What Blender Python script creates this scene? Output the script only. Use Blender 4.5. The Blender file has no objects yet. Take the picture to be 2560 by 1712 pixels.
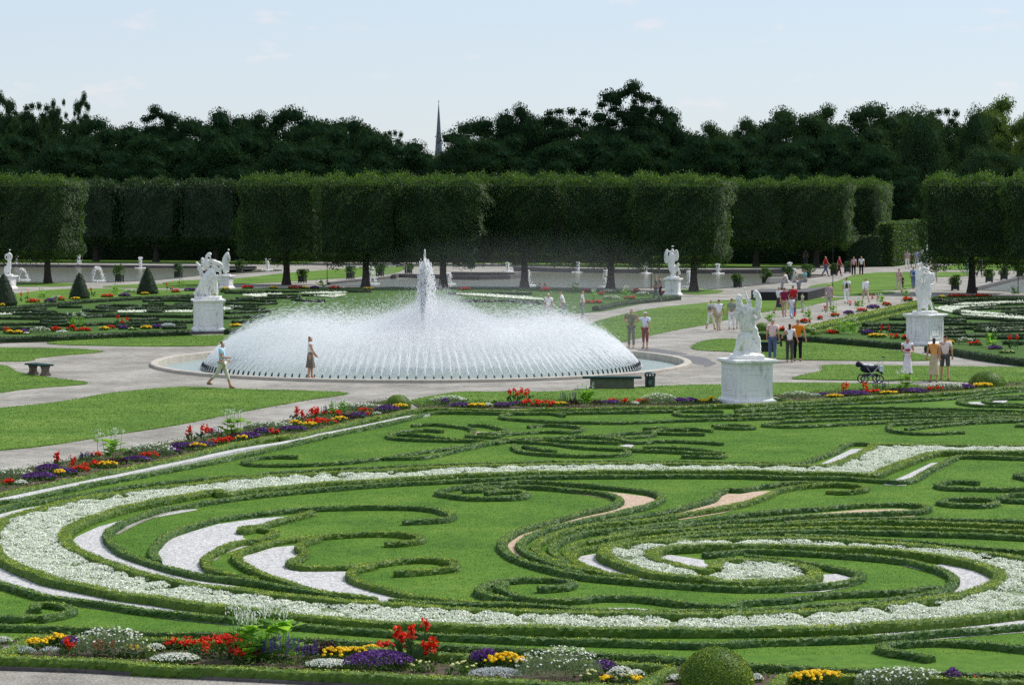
import bpy, bmesh, math, random
import numpy as np
from mathutils import Vector, Matrix
from mathutils.geometry import tessellate_polygon
from math import sin, cos, pi, radians
S = bpy.context.scene; COL = S.collection
rng = np.random.default_rng(7); random.seed(7)
# ---------------------------------------------------------------- camera, sky, sun, exposure
CAMH, FPX, PITCH = 7.3, 6400.0, radians(3.36)
cam = bpy.data.cameras.new("camera"); cam.lens = 90; cam.sensor_width = 36
cam.clip_start = .5; cam.clip_end = 6000
co = bpy.data.objects.new("camera", cam); COL.objects.link(co); S.camera = co
co.location = (0, 0, CAMH); co.rotation_euler = (pi/2-PITCH, 0, 0)
SUN_EL = radians(50); SX, SY = .854, .52
TOSUN = Vector((SX*cos(SUN_EL), SY*cos(SUN_EL), sin(SUN_EL)))
w = bpy.data.worlds.new("World"); S.world = w; w.use_nodes = True
nt = w.node_tree; nt.nodes.clear()
out = nt.nodes.new("ShaderNodeOutputWorld"); bg = nt.nodes.new("ShaderNodeBackground")
sky = nt.nodes.new("ShaderNodeTexSky"); sky.sky_type = 'NISHITA'; sky.sun_disc = False
sky.sun_elevation = SUN_EL; sky.sun_rotation = math.atan2(SX, SY)
sky.air_density = 1.0; sky.dust_density = .3; sky.ozone_density = 3
# faint fair-weather clouds near the horizon, laid out by direction in the sky
geo = nt.nodes.new("ShaderNodeTexCoord")
mp = nt.nodes.new("ShaderNodeMapping"); mp.inputs['Scale'].default_value = (28, 28, 75)
nz = nt.nodes.new("ShaderNodeTexNoise"); nz.inputs['Scale'].default_value = 1.0; nz.inputs['Detail'].default_value = 5; nz.inputs['Roughness'].default_value = .62
cr = nt.nodes.new("ShaderNodeValToRGB"); cr.color_ramp.elements[0].position = .60; cr.color_ramp.elements[1].position = .80
cr.color_ramp.elements[1].color = (.6, .6, .6, 1)
mx = nt.nodes.new("ShaderNodeMixRGB"); mx.inputs['Color2'].default_value = (9.0, 8.0, 7.9, 1)
nt.links.new(geo.outputs['Generated'], mp.inputs['Vector']); nt.links.new(mp.outputs[0], nz.inputs['Vector'])
nt.links.new(nz.outputs[0], cr.inputs[0]); nt.links.new(cr.outputs[0], mx.inputs['Fac'])
tn = nt.nodes.new('ShaderNodeMixRGB'); tn.blend_type = 'MULTIPLY'; tn.inputs[0].default_value = 1; tn.inputs['Color2'].default_value = (1.06, 1.10, 1.32, 1)
nt.links.new(sky.outputs[0], tn.inputs['Color1']); hz = nt.nodes.new('ShaderNodeMixRGB'); hz.inputs[0].default_value = .62; hz.inputs['Color2'].default_value = (6.35, 7.05, 7.6, 1)
nt.links.new(tn.outputs[0], hz.inputs['Color1']); nt.links.new(hz.outputs[0], mx.inputs['Color1']); nt.links.new(mx.outputs[0], bg.inputs[0])
bg.inputs[1].default_value = .11; nt.links.new(bg.outputs[0], out.inputs[0])
sl = bpy.data.lights.new("sun", 'SUN'); sl.energy = 4.2; sl.angle = radians(.5); sl.color = (1, .955, .88)
so = bpy.data.objects.new("sun", sl); COL.objects.link(so); so.rotation_euler = TOSUN.to_track_quat('Z', 'Y').to_euler()
so.location = (60, 40, 90)
S.view_settings.view_transform = 'Standard'; S.view_settings.look = 'None'
S.view_settings.exposure = 0.0; S.view_settings.gamma = 1
S.render.engine = 'CYCLES'
S.cycles.max_bounces = 6; S.cycles.diffuse_bounces = 3; S.cycles.glossy_bounces = 2; S.cycles.transmission_bounces = 3
S.cycles.transparent_max_bounces = 28; S.cycles.volume_bounces = 1; S.cycles.use_denoising = False; S.cycles.denoiser = 'OPENIMAGEDENOISE'; S.cycles.denoising_prefilter = 'ACCURATE'
S.cycles.caustics_reflective = False; S.cycles.caustics_refractive = False
S.cycles.volume_step_rate = 2
# ---------------------------------------------------------------- photo pixels -> points
_f = np.array([0, cos(PITCH), -sin(PITCH)]); _u = np.array([0, sin(PITCH), cos(PITCH)])
def ray(u, v): return np.array([(u-1280)/FPX, 0, 0]) + _f - _u*((v-856)/FPX)
def at(u, v, z=0.0):
    d = ray(u, v); t = (z-CAMH)/d[2]; p = d*t; return np.array([p[0], p[1], z])
def atY(u, v, Y):
    d = ray(u, v); p = d*(Y/d[1]); return np.array([p[0], p[1], p[2]+CAMH])
FR = {'F': (0, 0, 1), 'T1': (0, 1150, .27292), 'T2': (640, 1150, .27292), 'T3': (1180, 1150, .27292), 'T4': (1800, 1150, .32409),
      'U1': (560, 980, .30704), 'U2': (1240, 980, .30704), 'U3': (1840, 960, .30704), 'U4': (0, 1000, .30704), 'A': (0, 960, .54584),
      'B': (1280, 960, .54584), 'D': (1760, 600, .34115), 'E1': (360, 600, .29851), 'E2': (1060, 600, .29851), 'E3': (0, 600, .27292),
      'P1': (0, 1500, .29851), 'P2': (600, 1500, .29851), 'P3': (1200, 1500, .29851), 'P4': (1860, 1500, .29851),
      'V1': (0, 180, .54584), 'V2': (1280, 180, .54584)}
def fx(fr, x, y): a = FR[fr]; return a[0]+x*a[2], a[1]+y*a[2]
def pts(s, z=0.0):
    r = []; fr = 'F'
    for t in s.split():
        if t in FR: fr = t; continue
        x, y = t.split(','); u, v = fx(fr, float(x), float(y)); r.append(at(u, v, z)[:2])
    return np.array(r)
def smooth(P, step, closed=False):
    P = np.asarray(P, float)
    if closed: P = np.vstack([P[-1], P, P[0], P[1]])
    else: P = np.vstack([2*P[0]-P[1], P, 2*P[-1]-P[-2]])
    o = []
    for i in range(1, len(P)-2):
        p0, p1, p2, p3 = P[i-1:i+3]
        # centripetal parametrisation keeps uneven control points from overshooting
        t1 = max(np.linalg.norm(p1-p0), 1e-3)**.5; t2 = max(np.linalg.norm(p2-p1), 1e-3)**.5; t3 = max(np.linalg.norm(p3-p2), 1e-3)**.5
        m1 = (p1-p0)/t1-(p2-p0)/(t1+t2)+(p2-p1)/t2; m2 = (p2-p1)/t2-(p3-p1)/(t2+t3)+(p3-p2)/t3
        m1 = m1*t2; m2 = m2*t2
        n = max(2, int(np.linalg.norm(p2-p1)/step)); t = np.linspace(0, 1, n, endpoint=False)[:, None]
        o.append((2*t**3-3*t**2+1)*p1+(t**3-2*t**2+t)*m1+(-2*t**3+3*t**2)*p2+(t**3-t**2)*m2)
    if not closed: o.append(P[-2][None])
    Q = np.vstack(o)
    d = np.r_[0, np.cumsum(np.linalg.norm(np.diff(Q, axis=0), axis=1))]
    n = max(3, int(d[-1]/step)+1); s = np.linspace(0, d[-1], n)
    return np.c_[np.interp(s, d, Q[:, 0]), np.interp(s, d, Q[:, 1])]
# ---------------------------------------------------------------- tags
def tag(o, label=None, cat=None, group=None, kind=None):
    if label: o['label'] = label
    if cat: o['category'] = cat
    if group: o['group'] = group
    if kind: o['kind'] = kind
    return o
def empty(name, loc=(0, 0, 0), rz=0, label=None, cat=None, group=None):
    o = bpy.data.objects.new(name, None); COL.objects.link(o); o.location = loc; o.rotation_euler = (0, 0, rz)
    o.empty_display_size = .2
    return tag(o, label, cat, group)
def link(name, me, parent=None, loc=None):
    o = bpy.data.objects.new(name, me); COL.objects.link(o)
    if parent: o.parent = parent
    if loc is not None: o.location = loc
    return o
def copy_tree(o, parent=None):
    c = o.copy(); COL.objects.link(c); c.parent = parent
    for ch in list(o.children): copy_tree(ch, c)
    return c
# ---------------------------------------------------------------- materials
def newmat(name):
    m = bpy.data.materials.new(name); m.use_nodes = True; n = m.node_tree; n.nodes.clear()
    return m, n, n.nodes.new("ShaderNodeOutputMaterial")
def N(n, t, **k):
    x = n.nodes.new(t)
    for a, b in k.items(): x.inputs[a.replace('_', ' ')].default_value = b
    return x
def c4(c): return (c[0], c[1], c[2], 1)
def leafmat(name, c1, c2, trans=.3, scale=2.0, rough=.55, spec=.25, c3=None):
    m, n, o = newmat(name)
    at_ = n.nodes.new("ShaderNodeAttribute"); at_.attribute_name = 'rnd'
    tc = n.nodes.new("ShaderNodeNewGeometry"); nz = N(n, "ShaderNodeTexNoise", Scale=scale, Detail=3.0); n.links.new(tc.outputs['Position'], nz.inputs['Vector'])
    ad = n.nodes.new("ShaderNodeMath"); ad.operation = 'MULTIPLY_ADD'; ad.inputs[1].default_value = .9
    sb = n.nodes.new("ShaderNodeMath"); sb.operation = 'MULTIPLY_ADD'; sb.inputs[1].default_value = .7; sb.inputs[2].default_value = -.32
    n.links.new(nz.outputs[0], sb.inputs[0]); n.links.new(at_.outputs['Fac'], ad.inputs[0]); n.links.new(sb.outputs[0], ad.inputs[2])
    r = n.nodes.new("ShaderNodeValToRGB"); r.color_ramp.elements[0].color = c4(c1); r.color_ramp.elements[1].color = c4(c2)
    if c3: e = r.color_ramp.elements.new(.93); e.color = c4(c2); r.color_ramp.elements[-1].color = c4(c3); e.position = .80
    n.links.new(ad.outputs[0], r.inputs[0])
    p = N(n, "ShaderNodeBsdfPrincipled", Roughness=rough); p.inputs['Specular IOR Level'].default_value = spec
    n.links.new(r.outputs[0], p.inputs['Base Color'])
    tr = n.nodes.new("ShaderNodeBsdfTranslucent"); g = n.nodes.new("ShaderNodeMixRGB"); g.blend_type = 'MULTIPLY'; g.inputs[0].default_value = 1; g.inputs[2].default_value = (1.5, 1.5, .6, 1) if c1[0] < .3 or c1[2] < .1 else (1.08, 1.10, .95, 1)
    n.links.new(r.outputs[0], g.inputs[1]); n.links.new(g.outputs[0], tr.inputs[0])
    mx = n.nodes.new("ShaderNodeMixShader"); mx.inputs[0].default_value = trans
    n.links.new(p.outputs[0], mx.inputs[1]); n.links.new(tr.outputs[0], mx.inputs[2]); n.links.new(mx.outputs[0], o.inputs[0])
    return m
def noisemat(name, stops, scales=(1.0,), rough=.9, bump=0, bscale=40, det=6, spec=.3, stretch=None, dist=.02):
    """several noise octaves added together drive one colour ramp"""
    m, n, o = newmat(name); tc = n.nodes.new("ShaderNodeNewGeometry"); last = None
    mpn = n.nodes.new("ShaderNodeMapping")
    if stretch: mpn.inputs['Scale'].default_value = stretch
    n.links.new(tc.outputs['Position'], mpn.inputs['Vector'])
    for sc, wt in scales:
        z = N(n, "ShaderNodeTexNoise", Scale=sc, Detail=float(det), Roughness=.6); n.links.new(mpn.outputs[0], z.inputs['Vector'])
        mm = n.nodes.new("ShaderNodeMath"); mm.operation = 'MULTIPLY_ADD'; mm.inputs[1].default_value = wt
        if last is None: mm.inputs[2].default_value = 0
        else: n.links.new(last.outputs[0], mm.inputs[2])
        n.links.new(z.outputs[0], mm.inputs[0]); last = mm
    r = n.nodes.new("ShaderNodeValToRGB"); e = r.color_ramp.elements
    e[0].position = stops[0][0]; e[0].color = c4(stops[0][1]); e[1].position = stops[-1][0]; e[1].color = c4(stops[-1][1])
    for p, c in stops[1:-1]: q = e.new(p); q.color = c4(c)
    n.links.new(last.outputs[0], r.inputs[0])
    p = N(n, "ShaderNodeBsdfPrincipled", Roughness=rough); p.inputs['Specular IOR Level'].default_value = spec
    n.links.new(r.outputs[0], p.inputs['Base Color'])
    if bump:
        z = N(n, "ShaderNodeTexNoise", Scale=float(bscale), Detail=3.0); n.links.new(mpn.outputs[0], z.inputs['Vector'])
        b = N(n, "ShaderNodeBump", Strength=bump, Distance=dist); n.links.new(z.outputs[0], b.inputs['Height']); n.links.new(b.outputs[0], p.inputs['Normal'])
    n.links.new(p.outputs[0], o.inputs[0]); return m
_pm = {}
def plain(c, rough=.7, spec=.3, metal=0, var=.12):
    k = (tuple(round(x, 3) for x in c), rough, metal)
    if k in _pm: return _pm[k]
    a = tuple(x*(1-var) for x in c); b = tuple(min(1, x*(1+var)) for x in c)
    m = noisemat("surface_%d" % len(_pm), [(.35, a), (.65, b)], [(6.0, 1.0)], rough, .15, 60, 3, spec)
    if metal:
        for q in m.node_tree.nodes:
            if q.type == 'BSDF_PRINCIPLED': q.inputs['Metallic'].default_value = metal
    _pm[k] = m; return m
M = {}
M['gravel'] = noisemat("gravel", [(.41, (.155, .145, .125)), (.5, (.285, .268, .235)), (.59, (.46, .435, .39))], [(.35, .3), (2.5, .2), (24, .5)], .95, .6, 90)
M['white_gravel'] = noisemat("white_gravel", [(.38, (.24, .24, .25)), (.5, (.52, .515, .51)), (.60, (.82, .81, .79))], [(16, .5), (34, .5)], .9, .8, 60, dist=.03)
M['peach_gravel'] = noisemat("peach_gravel", [(.38, (.32, .20, .14)), (.5, (.54, .40, .29)), (.62, (.74, .60, .47))], [(14, .5), (32, .5)], .9, .8, 60, dist=.03)
M['lawn'] = noisemat("lawn", [(.40, (.044, .110, .011)), (.48, (.074, .168, .014)), (.54, (.094, .192, .018)), (.60, (.145, .225, .03))], [(.45, .4), (4, .25), (30, .35)], .85, .5, 55, spec=.15, dist=.03)
M['lawn2'] = noisemat("lawn_open", [(.40, (.052, .118, .013)), (.48, (.088, .175, .018)), (.54, (.11, .20, .024)), (.60, (.165, .245, .045))], [(.3, .4), (2.5, .3), (18, .3)], .85, .5, 45, spec=.15, dist=.03)
M['lawn_far'] = noisemat("lawn_far", [(.33, (.035, .085, .018)), (.66, (.075, .14, .026))], [(.3, .5), (3, .5)], .9, .3, 20, spec=.1)
M['soil'] = noisemat("soil", [(.35, (.05, .035, .025)), (.65, (.13, .095, .07))], [(8, .5), (40, .5)], .95, .8, 40)
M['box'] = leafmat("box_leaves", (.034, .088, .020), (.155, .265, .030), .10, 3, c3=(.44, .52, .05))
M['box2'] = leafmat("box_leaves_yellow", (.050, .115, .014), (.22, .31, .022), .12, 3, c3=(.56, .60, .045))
M['boxfar'] = leafmat("box_leaves_far", (.014, .036, .010), (.048, .092, .014), .15, 1)
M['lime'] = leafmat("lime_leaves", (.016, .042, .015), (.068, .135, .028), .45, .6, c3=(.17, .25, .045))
M['lime_shaded'] = leafmat("lime_leaves_shaded", (.014, .036, .015), (.044, .088, .026), .3, .5)  # darker copy of the lime leaves, shade of back row and hedges painted in
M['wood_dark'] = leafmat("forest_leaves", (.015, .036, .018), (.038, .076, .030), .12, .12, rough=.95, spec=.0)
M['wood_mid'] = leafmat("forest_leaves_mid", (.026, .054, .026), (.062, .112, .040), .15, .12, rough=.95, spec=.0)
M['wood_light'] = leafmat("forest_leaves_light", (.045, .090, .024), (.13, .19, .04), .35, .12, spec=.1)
M['yew'] = leafmat("yew_needles", (.012, .028, .010), (.030, .056, .014), .1, 3)
M['bark'] = noisemat("bark", [(.35, (.022, .018, .014)), (.65, (.065, .055, .045))], [(3, .5), (14, .5)], .95, .8, 12, stretch=(1, 1, .25))
M['stone'] = noisemat("kerb_stone", [(.3, (.30, .27, .23)), (.5, (.46, .42, .36)), (.7, (.58, .54, .47))], [(1.2, .5), (12, .5)], .85, .4, 30)
M['stone_dark'] = noisemat("dark_stone", [(.3, (.05, .048, .05)), (.7, (.14, .13, .13))], [(1.2, .5), (10, .5)], .7, .4, 30)  # mottled dark grey stone for edging, plinth and pool kerbs
M['marble'] = noisemat("white_marble", [(.38, (.50, .49, .46)), (.47, (.76, .75, .72)), (.6, (.86, .85, .83))], [(2.5, .5), (12, .5)], .6, .3, 25, dist=.012, stretch=(1, 1, .45))
M['painted'] = noisemat("white_pedestal_paint", [(.37, (.52, .52, .50)), (.46, (.76, .76, .745)), (.6, (.84, .84, .83))], [(1.6, .5), (9, .5)], .7, .25, 14, dist=.01, stretch=(1, 1, .3))
# ---------------------------------------------------------------- mesh building
class G:
    def __init__(s): s.V = []; s.F = []; s.R = []; s.M = []; s.n = 0
    def add(s, V, F, rnd=.5, mat=0):
        V = np.asarray(V, float).reshape(-1, 3); F = np.asarray(F, int)
        s.V.append(V); s.F.append(F+s.n); s.R.append(np.broadcast_to(np.asarray(rnd, float), (len(V),)).copy())
        s.M.append(np.full(len(F), mat)); s.n += len(V); return s
    def merge(s, g, off=(0, 0, 0), sc=1.0, rz=0):
        c, q = cos(rz), sin(rz); Rm = np.array([[c, q, 0], [-q, c, 0], [0, 0, 1]])
        for V, F, R, Mi in zip(g.V, g.F, g.R, g.M): 
            s.V.append(V@Rm*sc+np.array(off)); s.F.append(F+s.n); s.R.append(R); s.M.append(Mi)
        s.n += g.n
    def mesh(s, name, mats, smooth=False):
        me = bpy.data.meshes.new(name)
        if not isinstance(mats, (list, tuple)): mats = [mats]
        for m in mats: me.materials.append(m)
        if not s.V: return me
        V = np.vstack(s.V); me.vertices.add(len(V)); me.vertices.foreach_set('co', V.ravel())
        tot = np.concatenate([np.full(len(f), f.shape[1]) for f in s.F]); idx = np.concatenate([f.ravel() for f in s.F])
        me.loops.add(len(idx)); me.loops.foreach_set('vertex_index', idx.astype(np.int32))
        me.polygons.add(len(tot)); st = np.r_[0, np.cumsum(tot)[:-1]]
        me.polygons.foreach_set('loop_start', st.astype(np.int32))
        me.polygons.foreach_set('material_index', np.concatenate(s.M).astype(np.int32))
        me.polygons.foreach_set('use_smooth', np.full(len(tot), smooth))
        a = me.attributes.new('rnd', 'FLOAT', 'POINT'); a.data.foreach_set('value', np.concatenate(s.R).astype(np.float32))
        me.update(calc_edges=True); me.validate(); return me
    def obj(s, name, mats, parent=None, smooth=False, loc=None):
        return link(name, s.mesh(name, mats, smooth), parent, loc)
def unit(v): return v/np.maximum(np.linalg.norm(v, axis=-1, keepdims=True), 1e-9)
def cards(g, P, Nn, size, spread=.7, asp=.55, rnd=None, mat=0, tdir=None, fold=0):
    """leaf-shaped four-cornered faces at points P, roughly facing Nn"""
    P = np.asarray(P, float); n = len(P)
    if n == 0: return
    R = unit(rng.normal(size=(n, 3))); nn = unit(np.asarray(Nn)*(1-spread)+R*spread)
    t = unit(np.cross(nn, unit(rng.normal(size=(n, 3))))) if tdir is None else unit(tdir+R*.35)
    b = unit(np.cross(nn, t)); sz = (np.asarray(size)*rng.uniform(.65, 1.25, n))[:, None]
    V = np.stack([P-t*sz, P+b*sz*asp-t*sz*.1, P+t*sz, P-b*sz*asp-t*sz*.1], 1).reshape(-1, 3)
    F = np.arange(n*4).reshape(-1, 4)
    if rnd is None: rnd = rng.random(n)
    g.add(V, F, np.repeat(rnd, 4), mat)
def boxg(g, c, s, rz=0, rnd=.5, mat=0, taper=1.0):
    x, y, z = s[0]/2, s[1]/2, s[2]
    q = np.array([[-x, -y, 0], [x, -y, 0], [x, y, 0], [-x, y, 0]]); t = q*np.array([taper, taper, 1])+np.array([0, 0, z])
    V = np.vstack([q, t]); cc, ss = cos(rz), sin(rz); V = V@np.array([[cc, ss, 0], [-ss, cc, 0], [0, 0, 1]])+np.array(c)
    g.add(V, [[3, 2, 1, 0], [4, 5, 6, 7], [0, 1, 5, 4], [1, 2, 6, 5], [2, 3, 7, 6], [3, 0, 4, 7]], rnd, mat)
def lathe(g, prof, c=(0, 0, 0), n=16, mat=0, rnd=.5, cap=True):
    A = np.linspace(0, 2*pi, n, endpoint=False); V = []
    for r, z in prof: V.append(np.c_[r*np.cos(A), r*np.sin(A), np.full(n, z)])
    V = np.vstack(V)+np.array(c); F = []
    for k in range(len(prof)-1):
        for i in range(n): F.append([k*n+i, k*n+(i+1) % n, (k+1)*n+(i+1) % n, (k+1)*n+i])
    g.add(V, F, rnd, mat)
    if cap:
        top = len(prof)-1; m = g.n
        for kk, sgn in ((0, -1), (top, 1)):
            ring = V[kk*n:(kk+1)*n]; cc = ring.mean(0)
            g.add(np.vstack([ring, cc]), [[i, (i+1) % n, n] if sgn > 0 else [(i+1) % n, i, n] for i in range(n)], rnd, mat)
def tube(g, P, r, n=6, mat=0, rnd=.5):
    P = np.asarray(P, float); k = len(P); r = np.broadcast_to(np.asarray(r, float), (k,))
    T = unit(np.gradient(P, axis=0)); ref = np.where(np.abs(T[:, 2:3]) > .9, np.array([[1., 0, 0]]), np.array([[0, 0, 1.]]))
    a = unit(np.cross(T, ref)); b = np.cross(T, a); th = np.linspace(0, 2*pi, n, endpoint=False)
    V = (P[:, None]+r[:, None, None]*(a[:, None]*np.cos(th)[None, :, None]+b[:, None]*np.sin(th)[None, :, None])).reshape(-1, 3)
    F = [[i*n+j, i*n+(j+1) % n, (i+1)*n+(j+1) % n, (i+1)*n+j] for i in range(k-1) for j in range(n)]
    g.add(V, F, rnd, mat); g.add(V[:n], [list(range(n))], rnd, mat); g.add(V[-n:], [list(range(n))[::-1]], rnd, mat)
def sheet(name, P, z, mat, kind='structure', thick=.0, parent=None, holes=()):
    """flat polygon at height z with a skirt down to the ground"""
    loops = [[Vector((p[0], p[1], 0)) for p in P]]+[[Vector((p[0], p[1], 0)) for p in h] for h in holes]
    tri = tessellate_polygon(loops); flat = np.array([[p.x, p.y, z] for l in loops for p in l]); g = G()
    T = np.array(tri); a = flat[T[:, 0]]; b = flat[T[:, 1]]; c = flat[T[:, 2]]
    flip = np.cross(b-a, c-a)[:, 2] < 0; T[flip] = T[flip][:, ::-1]; g.add(flat, T)
    if thick:
        n = len(P); lo = np.array([[p[0], p[1], z-thick] for p in P]); hi = flat[:n]
        g.add(np.vstack([lo, hi]), [[i, (i+1) % n, n+(i+1) % n, n+i] for i in range(n)])
    o = g.obj(name, mat, parent); 
    if kind: o['kind'] = kind
    return o
def inpoly(P, poly):
    x, y = P[:, 0], P[:, 1]; r = np.zeros(len(P), bool); n = len(poly); j = n-1
    for i in range(n):
        xi, yi = poly[i]; xj, yj = poly[j]
        c = ((yi > y) != (yj > y)) & (x < (xj-xi)*(y-yi)/(yj-yi+1e-12)+xi); r ^= c; j = i
    return r
def hedge_geo(P, w, h, step, leaf, dens, far=False):
    """clipped hedge along the ground line P: bumpy body plus leaves standing off it"""
    g = G(); n = len(P); T = unit(np.gradient(P, axis=0)); L = np.c_[-T[:, 1], T[:, 0]]
    prof = np.array([(-.5, 0), (-.53, .3), (-.5, .7), (-.4, .97), (-.2, 1.0), (0, 1.01), (.2, 1.0), (.4, .97), (.5, .7), (.53, .3), (.5, 0)]) if not far else np.array([(-.5, 0), (-.5, .8), (-.35, 1), (.35, 1), (.5, .8), (.5, 0)])
    k = len(prof); s = np.arange(n)*step; ph = rng.random(4)*9
    hh = h*(1+.05*np.sin(s*1.1+ph[0])+.04*np.sin(s*3.3+ph[1])); ww = w*.93*(1+.05*np.sin(s*1.7+ph[2])+.05*np.sin(s*4.1+ph[3]))
    X = prof[:, 0][None]*ww[:, None]+rng.normal(0, .012, (n, k)); Z = prof[:, 1][None]*hh[:, None]*.95+rng.normal(0, .010, (n, k)); Z[:, 0] = 0; Z[:, -1] = 0
    V = np.stack([P[:, 0:1]+L[:, 0:1]*X, P[:, 1:2]+L[:, 1:2]*X, Z], 2).reshape(-1, 3)
    i = np.arange(n-1)[:, None]*k; j = np.arange(k-1)[None]; F = np.stack([i+j, i+k+j, i+k+j+1, i+j+1], 2).reshape(-1, 4)
    g.add(V, F, .12)  # body colour darkened too, as part of the painted side shade
    for e, fl in ((0, 1), (n-1, 0)):
        idx = [e*k+q for q in range(k)]; g.add(V[idx], [list(range(k))[::-1] if fl else list(range(k))], .12)
    per = 2*h+w; cnt = int(n*step*per*dens); 
    if cnt > 0:
        q = rng.random(cnt)*(n-1.001); qi = q.astype(int); fr_ = (q-qi)[:, None]
        c = P[qi]*(1-fr_)+P[qi+1]*fr_; l = L[qi]; a = rng.random(cnt)*per; H_ = hh[qi]; W_ = ww[qi]
        top = (a > h) & (a < h+w); left = a <= h
        x = np.where(top, (a-h)/w-.5, np.where(left, -.5, .5))*W_; z = np.where(top, H_, np.where(left, a/h, (per-a)/h)*H_)
        x = x*1.02; ex = np.abs(x/W_) > .4; z = np.where(top & ex, z*.97, z)
        Nn = np.stack([np.where(top, 0, np.sign(x))*l[:, 0], np.where(top, 0, np.sign(x))*l[:, 1], np.where(top, 1., .15)], 1)
        pos = np.c_[c+l*x[:, None], z]+Nn*rng.uniform(0, .012, cnt)[:, None]
        rd = np.clip(rng.random(cnt)*np.where(top, .62, .33)+np.where(top, .48, .0), 0, 1)  # lit tops and shaded sides put into leaf colour: tops lighter, sides darker
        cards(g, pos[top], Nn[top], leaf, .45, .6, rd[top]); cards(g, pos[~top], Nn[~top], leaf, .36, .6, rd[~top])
    for e, sg in ((0, -1), (n-1, 1)):
        cn = int(w*h*dens)+4; x = rng.uniform(-.5, .5, cn)*w; z = rng.random(cn)*h; Nn = np.tile([T[e, 0]*sg, T[e, 1]*sg, .1], (cn, 1))
        cards(g, np.c_[P[e]+L[e]*x[:, None]+T[e]*sg*.015, z], Nn, leaf, .6, .6)
    return g
# ---------------------------------------------------------------- the ground: gravel sheet with the fountain basin cut out
FC = at(1067, 905)[:2]; FC = np.array([-3.86, 109.3]); RO, RW, RN = 11.5, .31, 9.35
th = np.linspace(0, 2*pi, 128, endpoint=False)
def circ(r, n=128): a = np.linspace(0, 2*pi, n, endpoint=False); return np.c_[FC[0]+r*np.cos(a), FC[1]+r*np.sin(a)]
sheet('ground', [(-2500, 15), (2500, 15), (2500, 5000), (-2500, 5000)], 0, M['gravel'], holes=[circ(RO-.1)])
def water_mat(name, c, r=.08, bump=.25, sc=3.0):
    m, n, o = newmat(name); p = N(n, "ShaderNodeBsdfPrincipled", Roughness=r); p.inputs['Base Color'].default_value = c4(c); p.inputs['Specular IOR Level'].default_value = .6
    tc = n.nodes.new("ShaderNodeNewGeometry"); z = N(n, "ShaderNodeTexNoise", Scale=sc, Detail=6.0, Roughness=.7); n.links.new(tc.outputs['Position'], z.inputs['Vector'])
    b = N(n, "ShaderNodeBump", Strength=bump, Distance=.08); n.links.new(z.outputs[0], b.inputs['Height']); n.links.new(b.outputs[0], p.inputs['Normal']); n.links.new(p.outputs[0], o.inputs[0]); return m
M['water'] = water_mat("basin_water", (.30, .37, .34), .3, .8, 6)
M['pool'] = water_mat("pool_water", (.15, .155, .10), .16, .6, 1.6)
g = G(); c = circ(RO-RW+.02); g.add(np.c_[c, np.full(len(c), -.17)], [list(range(len(c)))]); o = g.obj('basin_water', M['water']); o['kind'] = 'structure'
LAWN = {
 'lawn_left': 'A -150,120 0,112 300,80 500,45 750,20 850,15 1100,25 1400,33 1592,43 1400,75 1100,130 800,190 500,237 200,285 0,305 -150,322',
 'lawn_left_upper': 'E3 -200,988 0,990 300,992 700,1000 945,1028 850,1037 500,1065 330,1085 250,1112 0,1116 -200,1118',
 'lawn_by_bench': 'E3 -200,1150 0,1150 80,1165 150,1210 300,1240 500,1270 795,1307 770,1325 500,1345 200,1372 0,1402 -200,1420',
 'lawn_behind_basin_left': 'E3 430,945 700,915 1100,895 1600,880 2100,872 2500,870 2700,880 2500,925 2060,966 1500,977 1000,972 500,957',
 'lawn_behind_basin_right': 'E2 1300,740 1700,620 2000,565 2345,530 D 230,440 700,430 1030,424 980,440 820,470 700,500 430,530 150,590 0,624 E2 2100,757 1750,832 1600,862 1300,850',
 'lawn_behind_statue': 'D -90,792 130,725 400,737 800,757 1200,790 1500,825 1655,862 1640,885 1300,887 800,882 500,872 230,822 0,812',
 'lawn_by_pram': 'D 650,1018 870,958 868,935 905,917 1500,925 2345,935 2500,937 2500,1052 2345,1050 2000,1045 1700,1032 1200,1032 700,1022',
 'lawn_strip': 'U1 1510,82 1900,5 E2 350,1275 1000,1275 1500,1250 2000,1225 2345,1215 D 140,1062 480,1050 700,1050 1000,1052 1300,1060 1560,1062 1500,1085 1300,1095 1000,1105 700,1132 480,1145 140,1160 E2 2345,1345 1800,1360 1200,1380 0,1385',
 'lawn_far_diagonal': 'D 780,340 950,310 1300,240 1900,238 1925,265 1700,275 1600,320 1400,367 900,372 790,362',
 'lawn_far_strip': 'D 945,378 1270,374 1400,392 1000,412 940,400',
 'lawn_far_right': 'D 1700,213 2000,165 2500,150 2500,225 1700,217',
 'lawn_far_left_strip': 'E3 90,500 600,452 1000,448 1300,455 1850,470 1850,520 600,560 0,620 0,520',
 'lawn_far_left_wedge': 'E3 940,432 1350,405 1840,413 1840,440 1300,440',
 'lawn_far_middle': 'E1 160,360 330,342 700,328 1170,282 1700,240 1900,228 2345,222 E2 700,150 800,165 350,205 0,215 E1 2060,285 1700,318 1160,352 740,372 200,368',
 'lawn_behind_pool_left': 'E3 -400,60 2600,80 2600,222 1500,212 -400,204',
 'lawn_behind_pool_right': 'E2 400,60 2345,120 D 800,80 800,190 300,205 0,205 E2 1500,232 900,212 700,208 500,140',
 'lawn_under_lime_left': 'E3 100,422 110,392 400,393 690,400 660,420 300,428',
 'lawn_under_lime_right': 'E2 2120,440 2160,415 2345,412 D 0,365 130,372 60,395 -60,402',
}
for k, v in LAWN.items():
    P = smooth(pts(v), .5, True); sheet(k, P, .035, M['lawn2'], thick=.035)
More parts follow.
